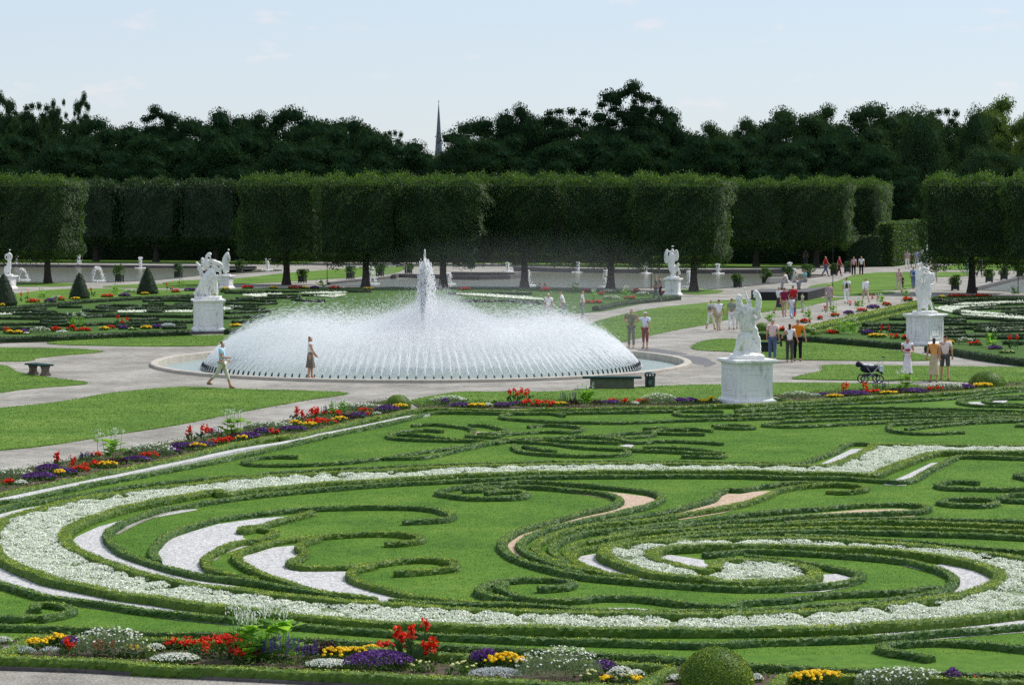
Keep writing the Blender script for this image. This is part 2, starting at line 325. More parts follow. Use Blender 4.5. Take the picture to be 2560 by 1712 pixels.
# near bed: lawn slab, gravel inlays
BED = pts('U4 -300,830 0,770 1000,560 2345,290 U1 1300,195 1600,140 2345,150 U2 1100,125 U3 0,190 700,122 1500,80 2345,10 2800,-60 F 2900,1200 2900,1745 B 1400,1420 800,1385 0,1340 A 1200,1290 400,1248 0,1236 -200,1232')
sheet('lawn_bed', BED, .02, M['lawn'], thick=.02)
SOIL = [('front_border_soil', 'F -80,1632 93,1589 580,1600 900,1619 1530,1654 1673,1662 1976,1681 2352,1693 2700,1702 2700,1760 1280,1702 700,1672 -80,1640'),
        ('left_border_soil', 'U4 -200,790 -200,620 0,600 600,490 1400,350 2345,170 U1 500,250 1000,130 1330,70 1520,95 1520,140 1300,190 1000,250 500,365 0,455'),
        ('back_border_soil', 'U1 1520,85 1900,75 2345,85 U2 300,75 1100,72 1840,72 1840,112 1100,124 0,135 U1 1600,140'),
        ('back_border_soil_right', 'U3 290,95 450,90 800,60 1400,30 1900,15 2345,-20 2345,10 1900,55 1000,108 480,138')]
for k, v in SOIL: sheet(k, pts(v), .026, M['soil'])
# kerb of stone slabs along the front edge
fe = pts('A -150,1303 0,1306 400,1319 800,1341 1200,1362 1600,1382 2345,1408')
g = G()
for i in range(len(fe)-1):
    a, b = fe[i], fe[i+1]; d = b-a; L = np.linalg.norm(d); m_ = max(1, int(L/.95)); 
    for q in range(m_):
        p = a+d*(q+.5)/m_; boxg(g, (p[0], p[1], -.02), (L/m_-.012, .14, .075+rng.uniform(-.006, .006)), math.atan2(d[1], d[0]))
o = tag(g.obj('stone_edging', M['stone_dark']), 'low grey stone edging along the front of the nearest parterre bed', 'edging')
# hedges of the near bed: name key -> (points, thick?, label)
HP = {
 'H01': 'A -60,1243 0,1246 400,1258 800,1283 1200,1300 1600,1320 2000,1338 2345,1350 B 400,1374 800,1396',
 'H02': 'A -60,1098 0,1100 300,1108 650,1130 1050,1140 1750,1180 2345,1205 B 350,1222 750,1248 1110,1280 1500,1300 1900,1312 2400,1322',
 'H03': 'F -40,1640 43,1612 93,1591 300,1594 579,1600 900,1619 1290,1642 1530,1654 1673,1664 1640,1686 1590,1722',
 'H04': 'F 1920,1719 1976,1682 2120,1686 2352,1693 2620,1702',
 'H05': 'T1 -200,1425 0,1425 160,1425 330,1412', 'H05b': 'T1 370,1430 500,1405 610,1380 655,1350 600,1318 500,1300 400,1295 330,1305 325,1345',
 'H06': 'T1 -80,1085 0,1110 200,1170 400,1225 700,1265 1000,1305 1300,1350 1600,1387 1900,1417 2200,1445 2345,1455 A 1400,1097 1800,1127 2345,1155 B 500,1170 900,1180 T4 300,1378 700,1368 1100,1355 1400,1337 1700,1312 2000,1290 2345,1262 2450,1255',
 'H07': 'T1 -80,320 0,300 300,240 700,160 1000,100 U4 1600,430 2000,330 2345,280 U1 500,365 1000,250 1300,185 1500,145 1600,133 1900,133 2345,140 U2 300,130 700,130 1100,118 1500,110 1850,98 2050,100 U3 0,168 200,158 450,140 700,122 1000,103 1500,75 1900,50 2200,20 2345,5 2500,-15',
 'H08': 'T1 -80,388 0,372 100,360 400,300 800,215 1200,140 1600,65 1900,10 U1 400,445 900,330 1300,250 1500,205 1650,165 1750,155 2100,158 2345,162 U2 560,158 1100,150 1440,142',
 'H09': 'T1 -80,455 0,432 200,385 500,340 800,290 1100,240 1400,205 1700,175 2000,145 2345,130 U1 300,655 800,625 1300,600 1800,580 2345,567 U2 500,560 1000,556 1500,558 2000,568 U3 200,635 500,635 620,600 800,540 940,475 1080,472',
 'H10': 'U3 2500,487 2345,490 1900,490 1400,487 1150,487 1100,510 900,605 740,652 300,648 0,645 U2 1900,582 1500,574 1000,574 500,577 U1 2345,582 1900,597 1400,622 900,642 500,667 0,707 T1 2000,182 1600,227 1300,257 1000,297 700,347 400,425 150,490 40,530 -20,580 -70,680 -60,780 0,870 150,950 300,1010 500,1080 800,1140 1100,1200 1400,1240 1800,1300 2200,1347 A 1500,1065 2000,1093 2345,1105 B 500,1113 1000,1112 T4 400,1283 800,1274 1200,1255 1600,1228 2000,1190 2345,1150 2500,1130',
 'H12': 'U3 2500,548 2345,545 1900,540 1640,543 1500,580 1200,690 1130,718 900,715 400,705 0,700 U2 1500,632 1000,630 400,645 U1 2345,650 1800,670 1300,700 800,735 400,770 0,807 T1 2000,265 1700,310 1400,365 1100,430 900,490 720,560 620,630 590,700 640,770 750,830 1000,930 1200,1000 1500,1070 1800,1125 2100,1160 2345,1190 T2 400,1240 800,1280 1200,1300 1600,1330 2000,1350 T3 366,1362 800,1374 1300,1387 1800,1395 T4 62,1174 400,1160 800,1140 1100,1115 1400,1087 1700,1050 1950,1000 2110,940 2165,880 2110,830 1950,775 1700,730 1400,692 1100,668 800,655 400,645 0,642 T3 2000,775 1800,785 1670,815 1640,855 1700,895 1850,930 2050,980 2200,995',
 'H13': 'T3 2210,985 2230,950 2260,920 2330,905 T4 100,762 250,758 450,768 620,800 725,840 700,885 550,912 300,925 0,925 T3 2200,1070 1900,1050 1600,1000 1400,940 1250,875 1210,825 1270,780 1400,755 1600,738 1850,722 2050,713 T4 100,592 400,588 800,598 1200,620 1500,645 1800,675 2100,710 2345,745 2500,770',
 'H14': 'U3 2480,592 2345,590 1820,578 1765,594 1600,675 1400,776 1330,782 900,752 400,747 0,737 U2 1400,668 800,672 300,680 U1 2345,690 1800,712 1300,737 800,777 400,812 T1 2052,345 1800,385 1500,430 1300,490 1100,570 1000,635 985,690 1030,760 1150,840 1300,895 1500,960 1700,1010 1900,1050 2200,1083 T2 0,1100 250,1145 500,1188 800,1228 1100,1253',
 'H15': 'T2 1230,1265 1600,1292 2000,1302 2345,1306 T3 700,1325 1000,1352 1500,1367 2000,1362 T4 62,1148 400,1132 700,1112 1000,1095 1300,1067 1600,1020 1755,970 1805,900 1740,850 1600,802 1400,758 1100,728 800,707 500,692 200,682 T3 2200,845 2125,850',
 'H16': 'T1 1440,905 1410,860 1400,815 1450,740 1550,660 1750,590 2000,520 2200,490 2345,475 T2 300,443 600,423 1000,413 1400,415 1600,430 1740,462 1800,500 1730,525 1550,538 1345,546',
 'H17': 'T2 520,462 300,520 150,560 0,592 T1 2240,598 2225,635 T2 0,612 100,620 170,645 100,690 0,720 T1 2200,735 2000,810 1900,870 1885,940 1960,995 2150,1045 2345,1072',
 'H18': 'T2 1000,1245 700,1210 450,1160 250,1090 100,1040 0,1000 T1 2240,945 2170,885 2190,830 2345,780 T2 150,735 350,705 700,672 1000,655 1250,655 1430,675 1510,705 1450,728 1300,742 1180,745',
 'H19': 'T2 560,700 430,745 400,795 450,835 400,875 315,925 400,955 600,960 900,950 1100,930 1300,903 1500,890 1700,900 1820,938 1800,968 1600,992 1275,1015',
 'H20': 'T2 1080,945 920,985 865,1040 950,1100 1200,1170 1500,1235 1900,1285 2345,1302',
 'H21': 'T3 605,1155 750,1150 890,1132 920,1108 850,1085 650,1067 400,1075 200,1100 90,1150 70,1190 180,1230 330,1262',
 'H22': 'T3 300,1100 250,1150 330,1190 450,1232 700,1265 1000,1255 1200,1237 1500,1240 1800,1275 2100,1307 2345,1312 T4 200,1077 500,1057 800,1022 1100,1007 1300,1000 1500,987 1680,967',
 'H23': 'T3 130,285 300,268 430,270 500,292 470,315 300,330 0,330 T2 1800,310 1680,290 1700,262 1850,235 2100,207 2345,195 T3 400,188 700,190 1000,210 1300,237 1600,272 1725,312 1730,350 1630,395 1400,452 1100,522 800,592 600,652 480,712 445,760 500,830 650,900 850,975 1000,1020',
 'H24': 'T2 1900,262 2200,250 T3 0,250 300,232 600,232 900,255 1200,290 1330,328 1350,368 1250,415 1000,467 700,552 450,622 320,692 275,752 310,820 450,900 700,975 1000,1042 1400,1082 1900,1122 2272,1145 T4 200,972 500,968 800,952 1000,920 1085,885 1060,858 900,820 700,782 400,745 200,725',
 'H25': 'T4 830,225 950,232 1100,218 1120,200 1060,185 900,176 700,182 500,207 380,252 250,302 0,360 T3 2000,470 1700,520 1400,555 1100,582 900,627 700,690 590,760 610,830 800,930 1100,1012',
 'H26': 'T4 900,168 600,163 400,180 250,200 160,215 60,212 T3 2345,250 2250,290 2200,340 2000,402 1800,450 1500,502 1200,548',
 'H27': 'T3 1150,1000 900,930 770,860 740,780 820,720 1000,662 1200,630 1500,600 1900,555 2272,512 T4 200,405 500,377 800,355 1100,330 1400,325 1560,340 1600,365 1500,385 1200,400 900,407 500,427 200,455 0,472 T3 1900,592 1500,632 1250,672',
 'H28': 'T3 1300,1050 1000,960 885,870 870,800 1000,740 1250,700 1500,652 1900,627 2272,595 T4 300,490 700,475 1100,465 1500,465 1900,480 2345,497 2500,500',
 'H29': 'T4 2500,465 2345,460 1900,448 1600,440 1200,440 900,452 500,470', 'H30': 'T3 1500,1062 1200,1012 960,930 920,860 1000,810 1200,765 1500,710 1900,668 2272,640 T4 500,520 1000,505 1500,512 1900,527 2345,542 2500,550',
 'H31': 'T3 1700,735 2000,690 2272,670 T4 400,542 700,537 1000,535 1500,550 1900,560 2345,582 2500,590', 'H32': 'T4 500,572 800,577 1200,598 1600,625 2000,662 2345,692 2500,705',
 'S01': 'U1 600,518 450,515 340,520 240,527 165,555 220,575 500,582 900,567 1200,537 1500,490 1800,450 2100,410 2300,372 U2 100,378 400,362',
 'S02': 'U1 1300,528 1600,522 1900,462 2200,402 2345,388 U2 160,392 420,405 700,440 1000,455 1140,462', 'S03': 'U1 1780,308 1650,300 1520,307 1400,320 1340,342 1390,365 1600,378 1900,385 2120,385',
 'S04': 'U1 1420,332 1600,342 1800,365 1960,378', 'S05': 'U1 1530,262 1700,253 1880,268 2010,290 2020,325 1990,345 2100,352 2260,358', 'S06': 'U1 1990,258 2120,262 2230,285 2300,305 2200,322 2070,330',
 'S07': 'U2 555,183 450,165 300,160 130,167 45,188 80,205 300,222 600,235 1000,240 1400,225 1800,213 2345,200', 'S08': 'U2 265,272 400,258 540,263 690,280 700,298 600,315 400,312 150,325 0,338',
 'S09': 'U2 0,405 200,372 450,362 700,350 870,338', 'S10': 'U2 850,355 1000,328 1180,318 1290,312 1320,300 1560,290 1760,303', 'S11': 'U2 990,362 1180,350 1280,340 1300,322 1450,328 1700,332', 'S12': 'U2 1200,288 1380,286 1560,300',
 'S13': 'U2 1765,262 1900,256 2040,265 2095,282 1950,285 1785,275', 'S14': 'U2 600,345 760,352 1000,378 1120,400 1400,388 1700,398 1840,410', 'S15': 'U2 300,385 600,388 1000,402', 'S16': 'U2 150,418 150,445 220,475 400,495 700,508 1000,500 1080,482 1060,465',
 'S17': 'U2 230,430 350,455 480,468', 'S18': 'U2 1110,463 1400,472 1700,488 1850,500 1840,515 1700,515 1510,513', 'S19': 'U2 1200,440 1500,447 1700,465 1850,488', 'S20': 'U2 1850,148 1650,146 1500,146 1460,165 1560,183 1900,178 2345,160',
 'S21': 'U3 0,215 300,198 600,188 1000,182 1500,190 1900,197 2345,212 2480,215', 'S22': 'U3 0,247 400,227 900,213 1400,215 1900,227 2345,237 2480,240', 'S23': 'U3 0,277 300,262 700,250 1200,240 1700,237 2100,243 2480,250',
 'S24': 'U3 350,300 700,283 1200,265 1700,255 2345,258 2480,258', 'S25': 'U3 340,302 225,322 400,335 700,325 1100,305 1400,290 1800,275 2345,267 2480,265', 'S26': 'U3 1850,380 1500,392 1290,372 1250,340 1265,320 1400,312 1800,293 2345,280 2480,278', 'S27': 'U3 1385,355 1600,332 2000,300 2345,290 2480,288',
 'S28': 'U3 2480,325 2300,328 2345,315 2480,312', 'S29': 'U3 2480,82 2345,85 2000,100 1850,118 1820,142 1950,165 2200,172 2480,178', 'S30': 'U3 2480,155 2345,157 2100,147 2020,130 2100,113 2345,108', 'S31': 'U3 0,205 400,172 800,153 1300,132 1700,110 2100,62 2345,42 2480,30',
 'S32': 'U3 270,108 400,122 500,140', 'X1': 'T4 1995,162 1850,152 1720,160 1675,180 1750,200 2000,207 2345,212 2480,210', 'X2': 'T4 1740,290 1900,285 2060,292 2130,312 2100,328 2000,335 1800,328 1700,310 1740,290', 'X3': 'T4 2480,305 2345,302 2200,292 2165,275 2240,255 2345,250 2480,248', 'X4': 'T4 2480,75 2345,88 2290,105 2345,122 2480,150',
 'X5': 'P4 1570,462 1400,432 1210,402 1150,378 1200,352 1400,334 1650,326 2000,346 2345,382 2500,398',
}
THICK = {'H01', 'H07', 'H10', 'H12', 'H13', 'H03', 'H04'}
HL = {
 'H01': 'thick clipped box hedge along the very front of the bed beside the stone edging', 'H02': 'long straight thin box hedge behind the front flower border', 'H03': 'yellow-green box hedge boxing in the front flowers left of the big topiary dome',
 'H04': 'yellow-green box hedge boxing in the front flowers right of the big topiary dome', 'H05': 'short straight thin box hedge at the left frame edge behind the front border', 'H05b': 'small hook-shaped box hedge near the front left corner of the bed',
 'H06': 'outermost thin box hedge following the bottom of the great white ring', 'H07': 'thick pale-topped box hedge running along the left and back flower borders', 'H08': 'thin box hedge just inside the narrow white gravel line of the left border',
 'H09': 'thin box hedge outside the top of the great white flower ring', 'H10': 'thick yellow-green box hedge on the outer side of the great white flower ring', 'H12': 'thick yellow-green box hedge inside the white flower ring, ending in a spiral',
 'H13': 'thick box hedge around the white flower pod in the spiral, running out to the right', 'H14': 'thin box hedge inside the left crescent of white gravel in the ring', 'H15': 'thin box hedge inside the right crescent of white gravel in the ring',
 'H16': 'long thin box hedge with a hooked end above the larger white gravel leaf', 'H17': 'wavy thin box hedge below the larger white gravel leaf', 'H18': 'long hooked box hedge around the outside of the lower white gravel leaf',
 'H19': 'curled box hedge between the two hooks inside the lower white gravel leaf', 'H20': 'curving box hedge closing the tip of the lower white gravel leaf', 'H21': 'hooked double-turned box hedge swirl at the bottom centre of the lawn',
 'H22': 'wavy box hedge above the slim white gravel sliver at the bottom centre', 'H23': 'S-shaped box hedge with a small loop, right side of the pink gravel crescent', 'H24': 'S-shaped box hedge on the left side of the pink gravel crescent, wrapping the spiral',
 'H25': 'box hedge with a hooked end below the upper pink gravel leaf', 'H26': 'box hedge above the upper pink gravel leaf', 'H27': 'long looped box hedge around the thin pink gravel sliver at centre right',
 'H28': 'second of the parallel box hedges sweeping right from the spiral, counted from above', 'H29': 'topmost of the parallel box hedges sweeping to the right frame edge', 'H30': 'third of the parallel box hedges sweeping right from the spiral, counted from above',
 'H31': 'lowest of the four parallel box hedges sweeping right from the spiral', 'H32': 'thin box hedge just outside the white flowers on top of the spiral',
 'S01': 'thin hooked box hedge on the lawn above the white band, left end curled', 'S02': 'thin box hedge branching right from the long hooked hedge above the white band', 'S03': 'box hedge scroll with a curled left end in front of the dome topiary', 'S04': 'short box hedge nested inside the curled scroll near the dome topiary',
 'S05': 'arched box hedge over the scroll near the small pink gravel patch', 'S06': 'short box hedge around the right of the small pink gravel patch', 'S07': 'long thin box hedge with a hooked left end in front of the back flower border', 'S08': 'small hooked box hedge above the centre knot of scrolls',
 'S09': 'thin box hedge crossing the middle of the centre knot', 'S10': 'upper branching box hedge to the right of the centre knot', 'S11': 'box hedge just beneath the upper branch right of the centre knot', 'S12': 'short box hedge at the top of the right branch of the knot',
 'S13': 'small closed oval box hedge standing alone right of the centre knot', 'S14': 'box hedge branch of the knot ending in a point on the open lawn', 'S15': 'short box hedge inside the centre knot below the middle strand', 'S16': 'wide bowl-shaped box hedge below the centre knot',
 'S17': 'short box hedge inside the bowl-shaped hedge below the knot', 'S18': 'lowest right box hedge branch of the knot with a turned-back end', 'S19': 'box hedge just above the lowest right branch of the knot', 'S20': 'looped box hedge left of the foot of the white pedestal',
 'S21': 'top strand of the box hedge bundle right of the nearest statue', 'S22': 'second strand of the box hedge bundle right of the nearest statue', 'S23': 'third strand of the box hedge bundle right of the nearest statue', 'S24': 'fourth strand of the box hedge bundle right of the nearest statue',
 'S25': 'bottom strand of the box hedge bundle with a pointed left end', 'S26': 'box hedge hook at the right of the bundle, open to the lawn', 'S27': 'short box hedge inside the right-hand hook of the bundle', 'S28': 'tiny box hedge end at the right frame edge below the bundle',
 'S29': 'outer box hedge around the small white gravel patches at upper right', 'S30': 'inner box hedge around the small white gravel patches at upper right', 'S31': 'thin box hedge in front of the back border, right of the pedestal', 'S32': 'very short box hedge beside the right foot of the nearest pedestal',
 'X1': 'hooked box hedge loop on the lawn below the zigzag, right edge', 'X2': 'small closed oval box hedge ring at centre right of the lawn', 'X3': 'little looped box hedge at the right edge beside the oval ring', 'X4': 'box hedge tip at the right edge just below the zigzag',
 'X5': 'hooked thick box hedge at the lower right on the front lawn',
}
HC = {}
for k, s in HP.items():
    thick = k in THICK; hh = .175 if thick else .135; ww = .31 if thick else .20
    if k == 'H01': hh = .18; ww = .31
    if k in ('H03', 'H04'): ww = .24; hh = .16
    if k[0] == 'S': hh = .12; ww = .175
    raw = pts(s, hh); Y = raw[:, 1].mean(); near = Y < 66
    st = .055 if near else .09; P = smooth(raw, st); HC[k] = P
    # trim what lies well outside the frame
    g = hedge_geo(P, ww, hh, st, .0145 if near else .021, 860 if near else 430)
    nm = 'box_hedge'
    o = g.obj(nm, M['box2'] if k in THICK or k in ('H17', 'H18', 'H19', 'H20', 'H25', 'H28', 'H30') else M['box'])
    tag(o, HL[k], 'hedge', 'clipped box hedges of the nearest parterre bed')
# gravel inlays (structure) between the hedges
GR = {
 'w1': ('T1 1800,390 1500,420 1200,470 900,550 700,640 640,700 680,780 1000,920 1300,1010 1700,1100 2200,1170 2200,1090 1700,1010 1400,920 1100,820 990,740 1000,650 1100,575 1400,470 1800,400', 0),
 'w2': ('T1 1500,940 1430,890 1410,830 1450,745 1550,665 1750,595 2000,525 2345,478 T2 300,455 450,470 300,520 0,592 T1 2230,605 2225,650 2345,700 2000,808 1900,868 1885,940 1960,1000 1700,990', 0),
 'w3': ('T2 1230,1255 1000,1240 700,1205 250,1088 0,998 T1 2240,945 2170,885 2200,825 2345,785 T2 150,738 420,712 430,745 405,795 445,835 400,875 315,925 400,955 900,950 865,1040 950,1100 1250,1180 1500,1245', 0),
 'w4': ('T1 -80,800 0,880 300,1020 800,1150 1400,1250 2200,1357 2345,1375 2200,1442 1600,1385 1000,1303 400,1222 0,1108 -80,1085', 0),
 'w4b': ('T4 1200,1262 1600,1235 2000,1198 2500,1140 2500,1250 2000,1288 1400,1335 1100,1350', 0),
 'w5': ('T1 -80,455 200,390 500,342 400,425 150,490 40,530 -80,640', 0),
 'p1': ('T3 900,250 1200,235 1400,255 1600,280 1730,320 1730,350 1630,395 1400,452 1100,522 800,592 600,652 480,712 445,760 470,830 380,850 310,810 275,752 320,692 450,622 700,552 1000,467 1250,415 1350,368 1330,328 1200,290', 1),
 'p2': ('T4 420,190 250,200 160,217 60,214 T3 2345,252 2250,292 2200,342 2000,402 1800,455 1900,490 2272,432 T4 250,302 380,252', 1),
 'p3': ('T4 1560,350 1400,330 1100,335 800,360 500,380 500,425 900,407 1200,400 1500,385', 1),
 'w6': ('T3 930,850 1000,815 1210,780 1210,825 1250,875 1400,940 1600,1000 1800,1050 1500,1060 1200,1010 1000,945', 0),
 'w7': ('T3 1640,855 1700,820 1800,800 2125,850 2130,880 2260,915 2210,985 2050,978 1850,930 1700,895', 0),
 'w8': ('T4 720,830 900,820 1060,860 1080,885 1000,920 800,955 500,965 550,912 700,885', 0),
 'w9': ('T4 1400,757 1600,770 1750,740 1950,778 2110,832 2160,880 2110,940 1950,1000 1700,1050 1400,1087 1300,1067 1600,1020 1755,970 1805,900 1740,850 1600,802', 0),
 'w10': ('T3 900,1330 1200,1280 1500,1280 1850,1320 2200,1360 1800,1380 1100,1375', 0),
 'w11': ('U3 620,640 800,555 940,490 1100,480 900,600 720,650', 0), 'w12': ('U3 1200,775 1400,690 1590,600 1750,592 1600,672 1380,780', 0),
 'w13': ('U3 1840,150 1900,130 2030,125 2020,165 1940,168', 0), 'w14': ('U3 2060,140 2110,115 2220,110 2180,145', 0), 'p4': ('U1 2020,335 2040,300 2220,310 2150,332', 1), 'p5': ('U2 830,385 900,360 980,365 900,385', 1), 'w15': ('U2 1000,400 1080,385 1130,395 1100,410', 0),
}
for i, (k, (s, peach)) in enumerate(GR.items()):
    P = pts(s, .165 if k[0] in 'wp' and k not in ('w13', 'w14', 'p4', 'p5') else .1)
    sheet('pink_gravel' if peach else 'white_gravel', P, .026+.0003*i, M['peach_gravel'] if peach else M['white_gravel'])
# narrow line of white gravel beside the left border
P = smooth(pts('U4 -100,835 0,815 400,730 1000,605 1500,500 2000,395 2345,340 U1 700,362 1000,307 1300,245 1500,202 1640,180', .08), .3)
T = unit(np.gradient(P, axis=0)); L = np.c_[-T[:, 1], T[:, 0]]
sheet('white_gravel', np.vstack([P-L*.17, (P+L*.17)[::-1]]), .09, M['white_gravel'], thick=.07)
# bare earth edges seen beside some hedges
for s in ('T1 1060,690 1150,640 1300,570 1500,500 1800,440 2100,390 2345,350', 'T1 1950,930 2000,880 2150,815 2300,760', 'U3 1430,806 1620,712 1780,632', 'T4 1460,180 1700,70 1800,10'):
    P = smooth(pts(s), .2); T = unit(np.gradient(P, axis=0)); L = np.c_[-T[:, 1], T[:, 0]]; sheet('bare_earth', np.vstack([P-L*.06, (P+L*.04)[::-1]]), .0285, M['gravel'])
FL_ = leafmat('low_border_leaves', (.035, .085, .022), (.13, .22, .05), .3, 4)
for k, v in SOIL:
    P_ = pts(v); lo, hi = P_.min(0), P_.max(0); lo = np.maximum(lo, [-24, 38]); hi = np.minimum(hi, [24, 110]); q = rng.uniform(lo, hi, (int(np.prod(hi-lo)*170), 2)); q = q[inpoly(q, P_)]; q = q[np.abs(q[:, 0]) < q[:, 1]*.21+1]
    g = G(); cards(g, np.c_[q, .03+.10*rng.random(len(q))**1.5], np.tile([0, 0, 1.], (len(q), 1)), .034, .6, .5); o = g.obj('bedding_foliage', FL_); tag(o, 'low green leaves covering the soil between the border flowers', 'foliage', kind='stuff')
# ---------------------------------------------------------------- white flower carpet between the ring hedges
M['alyssum'] = leafmat("white_alyssum", (.72, .76, .62), (.88, .90, .82), .18, 6, c3=(.91, .92, .87))
M['alys_leaf'] = leafmat("alyssum_leaves", (.12, .19, .08), (.34, .42, .25), .15, 6)
def flower_carpet(polys, name, label, dens, hmax=.115, avoid=None):
    g = G()
    for poly in polys:
        lo, hi = poly.min(0), poly.max(0); lo = np.maximum(lo, [-14, 35]); hi = np.minimum(hi, [22, 120]); n = int(np.prod(hi-lo)*dens)
        P = rng.uniform(lo, hi, (n, 2)); P = P[inpoly(P, poly)]
        P = P[(np.abs(P[:, 0]) < P[:, 1]*.215+.5)]
        # individual hummocky plants, one about every 35 cm
        m_ = int(np.prod(hi-lo)*11); C_ = rng.uniform(lo, hi, (m_, 2)); C_ = C_[inpoly(C_, poly)]; cr_ = rng.uniform(.16, .30, len(C_)); ch = rng.uniform(.7, 1.1, len(C_))
        Z = np.zeros(len(P)); Nn = np.tile([0, 0, 1.], (len(P), 1)); cell = {}
        for i, c in enumerate(C_): cell.setdefault((int(c[0]//.4), int(c[1]//.4)), []).append(i)
        for i, p in enumerate(P):
            a, b = int(p[0]//.4), int(p[1]//.4); best = 0
            for da in (-1, 0, 1):
                for db in (-1, 0, 1):
                    for j in cell.get((a+da, b+db), ()):
                        d2 = ((p[0]-C_[j, 0])**2+(p[1]-C_[j, 1])**2)/cr_[j]**2
                        if d2 < 1:
                            z = ch[j]*(1-d2*.8)**.5
                            if z > best: best = z; Nn[i] = [(p[0]-C_[j, 0])/cr_[j], (p[1]-C_[j, 1])/cr_[j], 1]
            Z[i] = best
        edge = Z > 0
        P3 = np.c_[P, .04+hmax*Z*rng.uniform(.8, 1.04, len(P))]
        isl = (rng.random(len(P)) < .17); 
        cards(g, P3[~isl], unit(Nn[~isl]), .021, .5, .8, None, 0); cards(g, P3[isl]-[0, 0, .02], unit(Nn[isl]), .022, .6, .6, None, 1)
        lp = [[Vector((p[0], p[1], 0)) for p in poly]]; T = np.array(tessellate_polygon(lp)); fl = np.c_[poly, np.full(len(poly), .05)]; g.add(fl, T, .5, 1)
    o = g.obj(name, [M['alyssum'], M['alys_leaf']]); tag(o, label, 'flower bed', kind='stuff'); return o
# short grass standing on the lawns, thicker along their edges
M['blades'] = leafmat('grass_blades', (.040, .10, .011), (.105, .205, .022), .25, .8, c3=(.18, .26, .045))
g = G(); q = rng.uniform([-15, 40], [19, 84], (330000, 2)); q = q[inpoly(q, BED) & (np.abs(q[:, 0]) < q[:, 1]*.205+.3)]; keep = np.ones(len(q), bool)
for k, (s, peach) in GR.items(): keep &= ~inpoly(q, pts(s, .12))
for k, s in SOIL: keep &= ~inpoly(q, pts(s))
q = q[keep]; cards(g, np.c_[q, np.full(len(q), .024)], unit(np.c_[rng.normal(0, .5, len(q)), -np.ones(len(q)), np.full(len(q), .8)]), .014, .3, .35, None, 0, np.tile([0, 0, 1.], (len(q), 1)))
for k, v in LAWN.items():
    P_ = smooth(pts(v), .5, True); lo, hi = P_.min(0), P_.max(0)
    if lo[1] > 150: continue
    lo = np.maximum(lo, [-26, 60]); hi = np.minimum(hi, [30, 160]); q = rng.uniform(lo, hi, (int(np.prod(hi-lo)*70), 2)); q = q[inpoly(q, P_)]
    cards(g, np.c_[q, np.full(len(q), .042)], unit(np.c_[rng.normal(0, .5, len(q)), -np.ones(len(q)), np.full(len(q), .8)]), .022, .3, .4, None, 0, np.tile([0, 0, 1.], (len(q), 1)))
    e = np.repeat(P_, 14, 0)+rng.normal(0, .07, (len(P_)*14, 2))+rng.uniform(-.25, .25, (len(P_)*14, 1))*np.repeat(unit(np.roll(P_, -1, 0)-P_), 14, 0); cards(g, np.c_[e, rng.uniform(.005, .04, len(e))], unit(rng.normal(size=(len(e), 3))+[0, -1, .5]), .026, .4, .45)
tag(g.obj('grass', M['blades']), 'short mown grass covering the lawns', 'grass', kind='stuff')
O_, I_, Q_ = HC['H10'], HC['H12'], HC['H13']
poly = np.vstack([O_[::4], Q_[::-4], I_[::-4]])
flower_carpet([poly], 'white_flower_carpet', 'dense white alyssum carpet filling the great ring and spiral between box hedges', 1900)
# ---------------------------------------------------------------- bedding flowers
def petal(name, a, b, c3=None): return leafmat(name, a, b, .25, 8, .6, .2, c3)
FM = {'red': petal("red_petals", (.48, .012, .006), (.75, .035, .012), (.85, .08, .03)), 'yellow': petal("yellow_petals", (.78, .48, .006), (.90, .68, .015)),
      'violet': petal("violet_petals", (.060, .018, .14), (.17, .07, .33), (.26, .14, .45)), 'white': petal("white_petals", (.68, .70, .62), (.86, .87, .82)),
      'pale': petal("pale_yellow_petals", (.62, .62, .22), (.82, .82, .45)), 'dark': petal("dark_purple_leaves", (.018, .008, .014), (.075, .025, .045)),
      'salvia': petal("blue_violet_spikes", (.055, .030, .17), (.13, .08, .34)), 'silver': petal("silver_leaves", (.42, .46, .48), (.66, .70, .72)),
      'leaf': leafmat("flower_leaves", (.030, .075, .016), (.085, .17, .03), .3, 4), 'bright': leafmat("tobacco_leaves", (.12, .28, .035), (.30, .52, .08), .5, 4),
      'canna': leafmat("canna_leaves", (.018, .055, .018), (.05, .12, .035), .3, 4, .35, .5), 'grey': leafmat("daisy_leaves", (.10, .15, .09), (.24, .32, .20), .3, 5)}
_t = (1+5**.5)/2; ICO_V = unit(np.array([[-1, _t, 0], [1, _t, 0], [-1, -_t, 0], [1, -_t, 0], [0, -1, _t], [0, 1, _t], [0, -1, -_t], [0, 1, -_t], [_t, 0, -1], [_t, 0, 1], [-_t, 0, -1], [-_t, 0, 1]]))
ICO_F = np.array([[0, 11, 5], [0, 5, 1], [0, 1, 7], [0, 7, 10], [0, 10, 11], [1, 5, 9], [5, 11, 4], [11, 10, 2], [10, 7, 6], [7, 1, 8], [3, 9, 4], [3, 4, 2], [3, 2, 6], [3, 6, 8], [3, 8, 9], [4, 9, 5], [2, 4, 11], [6, 2, 10], [8, 6, 7], [9, 8, 1]])
def balls(g, P, r, sq=.75, mat=0, jit=.12):
    n = len(P); r = np.broadcast_to(r, (n,))*rng.uniform(.75, 1.2, n)
    V = (ICO_V[None]*(1+rng.normal(0, jit, (n, 12, 1))))*r[:, None, None]*np.array([1, 1, sq])+np.asarray(P)[:, None]
    F = (ICO_F[None]+np.arange(n)[:, None, None]*12).reshape(-1, 3); g.add(V.reshape(-1, 3), F, np.repeat(rng.random(n), 12), mat)
